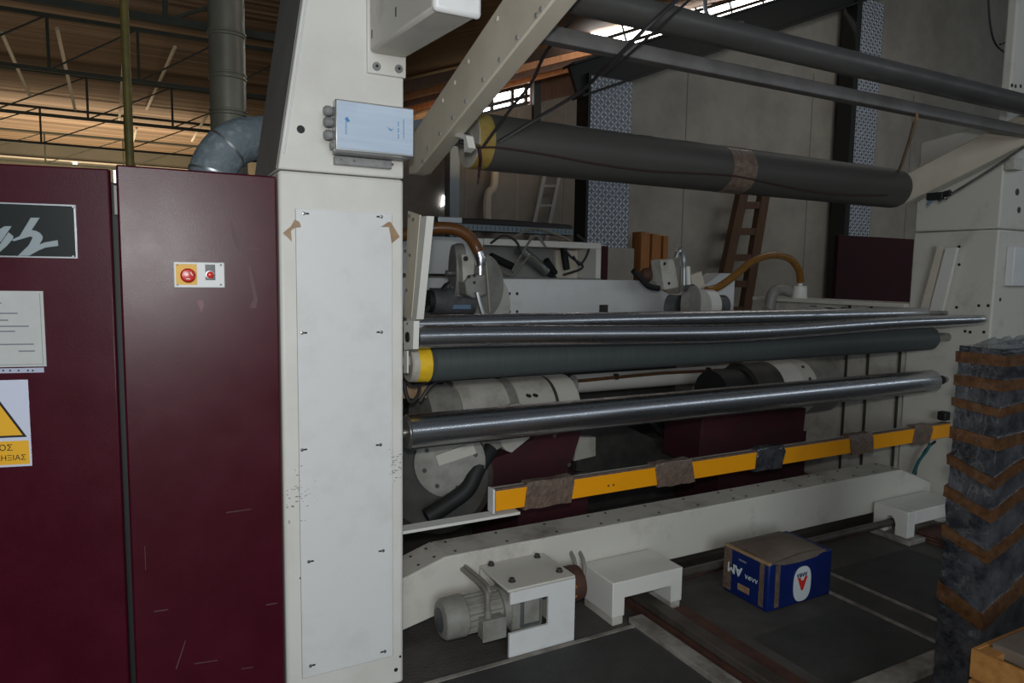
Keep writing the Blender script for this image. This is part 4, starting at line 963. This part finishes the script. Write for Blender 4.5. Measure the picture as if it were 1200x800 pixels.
a, b = onY(520, 264, 5.2), onY(549, 258, 5.2)
tag(obj('lamp_housing', boxm(a.x, b.x, 5.32, 5.45, zb2 + .002, b.z + .03), 'aluminium', bevel=.006), 'small pale metal housing on the cable tray behind the orange hose', 'housing')
# maroon post beside the console
a, b = onY(703, 288, 5.0), onY(712, 326, 5.0)
tag(obj('maroon_post', boxm(a.x + .005, b.x, 5.0, 5.1, 0, a.z), 'maroon_flat', bevel=.004), 'short maroon post at the right end of the rear console', 'post')
# lower long white panel
LY = 4.6
z1 = onY(700, 328, LY).z; x0, x1 = .95, onY(861, 330, LY).x
t = thing('rear_crossbeam', 'long white horizontal crossbeam behind the chrome rollers', 'beam', ((x0 + x1) / 2, LY, 0))
nx = onY(752, 330, LY).x; nx2 = onY(785, 345, LY).x; nx3 = onY(845, 320, LY).x
z2 = onY(785, 345, LY).z; z3 = onY(845, 320, LY).z
obj('plate', MB().prism([(x0, LY, z1 - .45), (x1, LY, z1 - .45), (x1, LY, z3), (nx3, LY, z3), (nx2 + .25, LY, z2), (nx2, LY, z2), (nx, LY, z1), (x0, LY, z1)], (0, .18, 0)), 'white_panel', t, smooth=False)
obj('pedestal', boxm(x0, x0 + .3, LY + .02, LY + .16, 0, z1 - .45), 'white_dirty', t); obj('pedestal', boxm(x1 - .3, x1, LY + .02, LY + .16, 0, z1 - .45), 'white_dirty', t)
for px, py in ((597, 344), (606, 344), (597, 365), (606, 365)):
    c = onY(px, py, LY); obj('hole', MB().cyl((c.x, LY - .001, c.z), (c.x, LY + .005, c.z), .012, n=10), 'dark', t)
a, b = onY(703, 366, LY - .01), onY(712.5, 357, LY - .01)
obj('socket', boxm(a.x, b.x, LY - .012, LY, a.z, b.z), 'dark', t)
# left chuck drive with motor, discs and fitting
KY = 3.9
t = thing('chuck_drive', 'greasy motor and disc unit with a chrome fitting at the rear left', 'motor unit', onY(540, 380, KY))
def cxm(px0, px1, py, rpx, Y, n=28):
    A, B = onY(px0, py, Y), onY(px1, py, Y); r = rpx * (A - CAM).length / F * .93; return MB().cyl(A, B, r, n=n)
obj('motor', cxm(505, 553, 353, 17, KY), 'motor_dark', t)
obj('motor_label', MB().prism([onY(*p, KY - .09) for p in ((532, 357), (552, 357), (552, 362), (530, 362))], (0, .02, 0)), 'motor_label', t)
pk = onY(530, 360, KY + .1); obj('pedestal', boxm(pk.x - .1, pk.x + .1, KY, KY + .2, 0, pk.z), 'dark', t)
obj('motor_cap', cxm(500, 506, 353, 14, KY), 'black', t)
obj('gear_disc', MB().lathe(onY(530, 318, KY), Vector((1, -.25, 0)), [(0, .16), (.03, .17), (.06, .17), (.07, .12)], 32), 'motor_grey', t)
obj('shaft_end', cxm(523, 533, 320, 4, KY - .1), 'steel', t)
obj('mount_plate', MB().prism([onY(*p, KY - .22) for p in ((541, 298), (557, 299), (554, 335), (543, 333))], (0, .05, 0)), 'white_dirty', t, smooth=False)
c = onY(546, 303, KY - .225); obj('hole', MB().cyl(c, c + Vector((0, .01, 0)), .015, n=12), 'black', t)
obj('brake_disc', MB().lathe(onY(560, 335, KY + .1), Vector((.45, -1, 0)), [(0, .20), (.05, .20)], 40), 'motor_grey', t)
obj('brake_disc', MB().lathe(onY(570, 358, KY + .15), Vector((.45, -1, 0)), [(0, .20), (.04, .20)], 40), 'white_dirty', t)
obj('valve_block', MB().prism([onY(*p, KY - .25) for p in ((545, 330), (552, 322), (570, 320), (571, 345), (556, 350), (547, 345))], (0, .10, 0)), 'motor_grey', t, bevel=.01)
for px, py in ((550, 324), (556, 323), (556, 331)):
    c = onY(px, py, KY - .252); obj('bolt', MB().cyl(c, c + Vector((0, .008, 0)), .01, n=8), 'dark', t)
obj('chrome_fitting', MB().tube([onY(560, 292, KY - .25), onY(563, 302, KY - .26), onY(563.5, 311, KY - .26)], [.034, .036, .03], 16), 'chrome', t)
obj('fitting_neck', MB().tube([onY(563, 311, KY - .26), onY(563, 322, KY - .26)], .016, 10), 'aluminium', t)
obj('thin_pipe', MB().tube([onY(569, 300, KY - .27), onY(572, 335, KY - .27), onY(574, 366, KY - .27)], .010, 8), 'cable', t)
obj('thin_pipe', MB().tube([onY(559, 342, KY - .27), onY(562, 355, KY - .27), onY(566, 368, KY - .27)], .014, 8), 'aluminium', t)
obj('guard', MB().prism([onY(*p, KY - .05) for p in ((524, 332), (528, 330), (514, 352), (500, 366), (494, 366), (508, 352))], (0, .04, 0)), 'black', t, smooth=False)
obj('pump_body', MB().prism([onY(*p, KY - .1) for p in ((534, 336), (549, 336), (551, 347), (536, 349))], (0, .08, 0)), 'aluminium', t, bevel=.01)
hp = smooth_path([onY(470, 276, 3.7), onY(495, 270, 3.7), onY(515, 267, 3.68), (onY(535, 269, 3.66)), onY(549, 277, 3.65), onY(557, 288, 3.65), onY(561, 296, 3.64)], 8)
tag(obj('hydraulic_hose', MB().tube(hp, .034, 16), 'hose_brown'), 'thick orange-brown hose arching into the chrome fitting at the left', 'hose')
# right chuck drive
t = thing('chuck_drive', 'dirty white chuck drive with round cover behind the chrome rollers, centre right', 'motor unit', onY(800, 380, 4.1))
KR = 4.1
obj('motor', MB().lathe(onY(765, 325, KR), Vector((1, .1, 0)), [(0, .06), (.03, .085), (.14, .09), (.15, .07)], 28), 'motor_grey', t)
obj('red_cap', MB().lathe(onY(752, 322, KR), Vector((1, .1, 0)), [(0, .03), (.03, .05), (.06, .055)], 20), 'rust', t)
obj('dark_guard', MB().tube(smooth_path([onY(742, 317, KR - .1), onY(750, 325, KR - .1), onY(760, 335, KR - .1), onY(772, 338, KR - .1)]), .022, 8), 'black', t)
obj('mount_plate', MB().prism([onY(*p, KR - .12) for p in ((774, 304), (790, 303), (797, 337), (779, 340))], (0, .12, 0)), 'white_dirty', t, bevel=.01)
for px, py in ((779, 309), (784, 332)):
    c = onY(px, py, KR - .121); obj('hole', MB().cyl(c, c + Vector((0, .006, 0)), .012, n=10), 'black', t)
obj('round_cover', MB().lathe(onY(806, 356, KR - .2), Vector((.5, -1, 0)), [(0, .135), (.05, .135), (.055, .12)], 40), 'motor_grey', t)
obj('cover_ring', MB().lathe(onY(806, 356, KR - .19), Vector((.5, -1, 0)), [(0, .145), (.035, .145)], 40), 'motor_dark', t)
obj('side_drum', MB().lathe(onY(784, 361, KR - .1), Vector((.5, -1, 0)), [(0, .10), (.08, .10)], 32), 'motor_dark', t)
obj('white_flange', cxm(820, 832, 358, 20, KR - .1), 'white', t)
obj('blue_cap', cxm(836, 847, 358, 13, KR - .1), 'motor_dark', t)
obj('bracket', MB().prism([onY(*p, KR) for p in ((810, 322), (822, 318), (828, 342), (812, 338))], (0, .05, 0)), 'cream', t, smooth=False)
obj('spool_valve', MB().tube(smooth_path([onY(792, 302, KR - .2), onY(796, 293, KR - .2), onY(800, 300, KR - .2), onY(801, 315, KR - .2), onY(801, 334, KR - .2)], 5), [.016] * 6 + [.026] * 8 + [.02] * 7, 10), 'aluminium', t)
obj('pipe_stub', cylm(onY(806, 312, KR - .2), onY(807, 334, KR - .2), .018, n=10), 'white', t)
hp = smooth_path([onY(828, 340, 4.0), onY(842, 336, 4.0), onY(862, 322, 4.0), onY(882, 306, 4.0), onY(905, 299, 4.0), onY(925, 303, 4.0), onY(936, 316, 4.0), onY(938, 330, 4.02)], 8)
tag(obj('hydraulic_hose', MB().tube(hp, .029, 16), 'hose_amber'), 'amber hose arching from the centre drive to the white fitting on the right', 'hose')
q = onY(937, 345, 4.03)
t = thing('hose_fitting', 'white cylindrical hose fitting on the right side frame', 'fitting', (q.x, 4.03, 1.43))
obj('pot', MB().lathe((q.x, 4.03, 1.43), Z3, [(0, .065), (.01, .06), (.10, .055), (.105, .045)], 24), 'white', t)
obj('neck', MB().lathe((q.x, 4.03, 1.535), Z3, [(0, .02), (.05, .022)], 14), 'white_panel', t)
el = smooth_path([onY(926, 342, 4.1), onY(914, 339, 4.1), onY(905, 345, 4.1), onY(902, 362, 4.1)], 6)
obj('elbow', MB().tube(el, .045, 14), 'motor_grey', t)

# chuck cylinder (left) and its gear plate, lower level
CY = 3.45
zc2 = onY(590, 486, CY).z
t = thing('reel_chuck', 'big dirty white cylindrical chuck housing behind the lower roller', 'chuck', onY(590, 540, CY))
def xat(px, py=470): return onY(px, py, CY - .15).x
R1_ = .20
zc2 = onY(620, 441, CY).z - R1_ * 1.0
segs = [(505, 540, 'motor_grey', .93), (540, 595, 'white_dirty', 1.0), (595, 606, 'motor_grey', .98), (606, 648, 'white_dirty', 1.0), (648, 652, 'dark', .985), (652, 676, 'white_worn', 1.0)]
for xa, xb, m, s in segs:
    obj('housing_ring', MB().lathe((xat(xa), CY, zc2), X3, [(0, R1_ * s), (xat(xb) - xat(xa), R1_ * s)], 48), m, t)
for px, py in ((621, 464), (629, 463.5)):
    q = onY(px, py, CY - .19); obj('hole', MB().cyl(q + Vector((0, -.002, 0)), q + Vector((0, .03, 0)), .009, n=10), 'black', t)
ga_ = Vector((-.35, -1, .05)).normalized()
gq = onY(527, 540, 3.12)
gc = obj('gear_cover', MB().lathe(gq, ga_, [(0, .175), (.03, .175), (.035, .15)], 40), 'motor_grey', t)
for k in range(8):
    an = 2 * math.pi * k / 8 + .3; u = ga_.orthogonal().normalized(); w = ga_.cross(u); q = gq + ga_ * .034 + (u * math.cos(an) + w * math.sin(an)) * .13
    obj('bolt', MB().cyl(q, q + ga_ * .008, .011, n=8), 'dark', gc)
obj('gear_rib', MB().obox(gq + ga_ * .04 + Vector((.03, 0, .04)), Vector((.09, -.03, .03)), ga_ * .015, Vector((-.01, 0, .03))), 'white_dirty', gc, bevel=.006)
obj('tyre_ring', MB().lathe(onY(512, 556, 3.24), ga_, [(0, .25), (.02, .28), (.08, .28), (.10, .25)], 48), 'dark', t)
obj('plate_cover', MB().prism([onY(*p, CY - .33) for p in ((552, 520), (585, 514), (590, 524), (562, 540))], (0, .05, 0)), 'motor_grey', t, bevel=.01)
obj('hub_face', MB().lathe(onY(600, 500, CY - .26), Vector((.3, -1, 0)), [(0, .13), (.03, .13)], 36), 'white_dirty', t)
obj('white_tab', MB().prism([onY(*p, CY - .35) for p in ((564, 531), (570, 531), (571, 562), (562, 562), (561, 552), (566, 548))], (0, .02, 0)), 'white_worn', t, smooth=False)
blk = smooth_path([onY(575, 526, CY - .34), onY(560, 548, CY - .38), onY(548, 572, CY - .40), onY(528, 588, CY - .40), onY(500, 606, CY - .40)], 6)
obj('black_hose', MB().tube(blk, .042, 12), 'black', t)
# maroon chuck arms
t = thing('reel_stand', 'dark maroon reel arm behind the left half of the yellow bar', 'machine arm', onY(620, 580, CY))
obj('arm_plate', MB().prism([onY(*p, CY - .30) for p in ((571, 585), (571, 540), (600, 530), (625, 515), (635, 496), (686, 490), (681, 508), (664, 560), (660, 590))], (0, .20, 0)), 'maroon_flat', t, bevel=.006)
for px, py in ((649, 510), (666, 544)):
    q = onY(px, py, CY - .302); obj('bolt', MB().cyl(q, q + Vector((0, -.01, 0)), .012, n=8), 'steel', t)
obj('arm_foot', boxm(1.75, 2.2, CY - .28, CY + .3, 0, .45), 'maroon_flat', t)
t = thing('reel_stand', 'dark maroon reel arm behind the right half of the yellow bar', 'machine arm', onY(880, 560, CY))
obj('arm_plate', MB().prism([onY(*p, CY - .2) for p in ((818, 545), (824, 485), (945, 478), (941, 512), (935, 535))], (0, .35, 0)), 'maroon_flat', t, bevel=.006)
obj('arm_foot', boxm(onY(830, 530, CY).x, onY(930, 530, CY).x, CY - .1, CY + .3, 0, .5), 'maroon_flat', t)
# right chuck
t = thing('reel_chuck', 'black and white chuck hub behind the right end of the lower roller', 'chuck', onY(920, 520, CY))
zc3 = zc2
for xa, xb, m, s in ((852, 884, 'black', .8), (884, 914, 'dark', .98), (914, 936, 'white', 1.0), (936, 951, 'white_worn', 1.0), (951, 982, 'motor_grey', .98)):
    obj('housing_ring', MB().lathe((xat(xa), CY, zc3), X3, [(0, R1_ * s), (xat(xb) - xat(xa), R1_ * s)], 48), m, t)
for an in (2.2, 2.7, 3.2):
    q = Vector((xat(943), CY + .2 * math.cos(an), zc3 + .2 * math.sin(an))); obj('bolt', MB().cyl(q, q + (q - Vector((q.x, CY, zc3))).normalized() * .006, .012, n=8), 'dark', t)
# white tie tube with cable between the chucks
t = thing('tie_tube', 'white horizontal tube with a cable clipped along it', 'tube', onY(760, 470, 3.9))
z_ = onY(760, 443.5, 3.9).z
A, B = onY(672, 450, 3.9).x, onY(852, 440, 3.9).x
obj('tube', MB().cyl((A, 3.9, z_), (B, 3.9, z_), .062, n=28), 'white', t)
obj('cable', MB().tube([(A, 3.84, z_ + .03), ((A + B) / 2, 3.838, z_ + .045), (B, 3.84, z_ + .035)], .012, 8), 'hose_brown', t)
for f in (.22, .82): obj('clip', MB().obox((A + (B - A) * f, 3.84, z_ + .042), (.012, 0, 0), (0, .015, 0), (0, 0, .02)), 'dark', t)
# dark machinery low in the middle
t = thing('machine_bed', 'dark low machine bed between the two maroon arms', 'machine bed', (2.9, 4.3, 0))
a, b = onY(668, 560, 3.9), onY(812, 500, 3.9)
obj('bed_plate', boxm(2.2, 4.0, 3.8, 4.5, 0, .28), 'dark', t, bevel=.01)
obj('sloped_plate', MB().prism([onY(*p, 3.8) for p in ((680, 500), (735, 500), (790, 525), (800, 548), (700, 552), (675, 552))], (0, .05, 0)), 'dark', t, smooth=False)
obj('inner_block', MB().prism([onY(*p, 3.75) for p in ((676, 512), (698, 512), (698, 534), (673, 540))], (0, .05, 0)), 'white_dirty', t, smooth=False)
hp = smooth_path([onY(765, 496, 3.7), onY(780, 512, 3.7), onY(793, 524, 3.7), (onY(815, 531, 3.7))], 6)
obj('bed_hose', MB().tube(hp, .018, 8), 'black', t)
obj('louvre', boxm(2.4, 3.9, 4.40, 4.5, .28, 1.0), 'dark', t)
# loose cables at the left by the dark roller
for i, pts in enumerate(([(474, 440), (482, 452), (500, 448), (515, 440)], [(478, 430), (474, 450), (480, 470), (490, 462), (493, 440)], [(492, 470), (505, 452), (520, 446), (530, 450)])):
    tag(obj('loose_cable', MB().tube(smooth_path([onY(*p, 2.98 + .05 * i) for p in pts], 6), .009, 6), 'strap'), ['upper loose black cable under the yellow-banded roller', 'looped black cable hanging beside the left column', 'short black cable over the chuck housing'][i], 'cable', 'loose cables')
tag(obj('wooden_lath', MB().prism([onY(*p, 3.15) for p in ((470, 452), (500, 452), (500, 466), (470, 467))], (0, .05, 0)), 'tape_tan', smooth=False), 'short tan wooden piece behind the loose cables', 'lath')
# cables hanging top right
for i, pts in enumerate(([(1158, -5), (1160, 25), (1166, 50), (1180, 62), (1200, 62)], [(1185, -5), (1185, 20), (1181, 45), (1172, 52)])):
    tag(obj('hanging_cable', MB().tube(smooth_path([onY(*p, 3.2) for p in pts], 6), .008, 6), 'strap'), ['thin black cable drooping at the top right corner', 'short black cable behind the drooping one at top right'][i], 'cable', 'hanging cables')
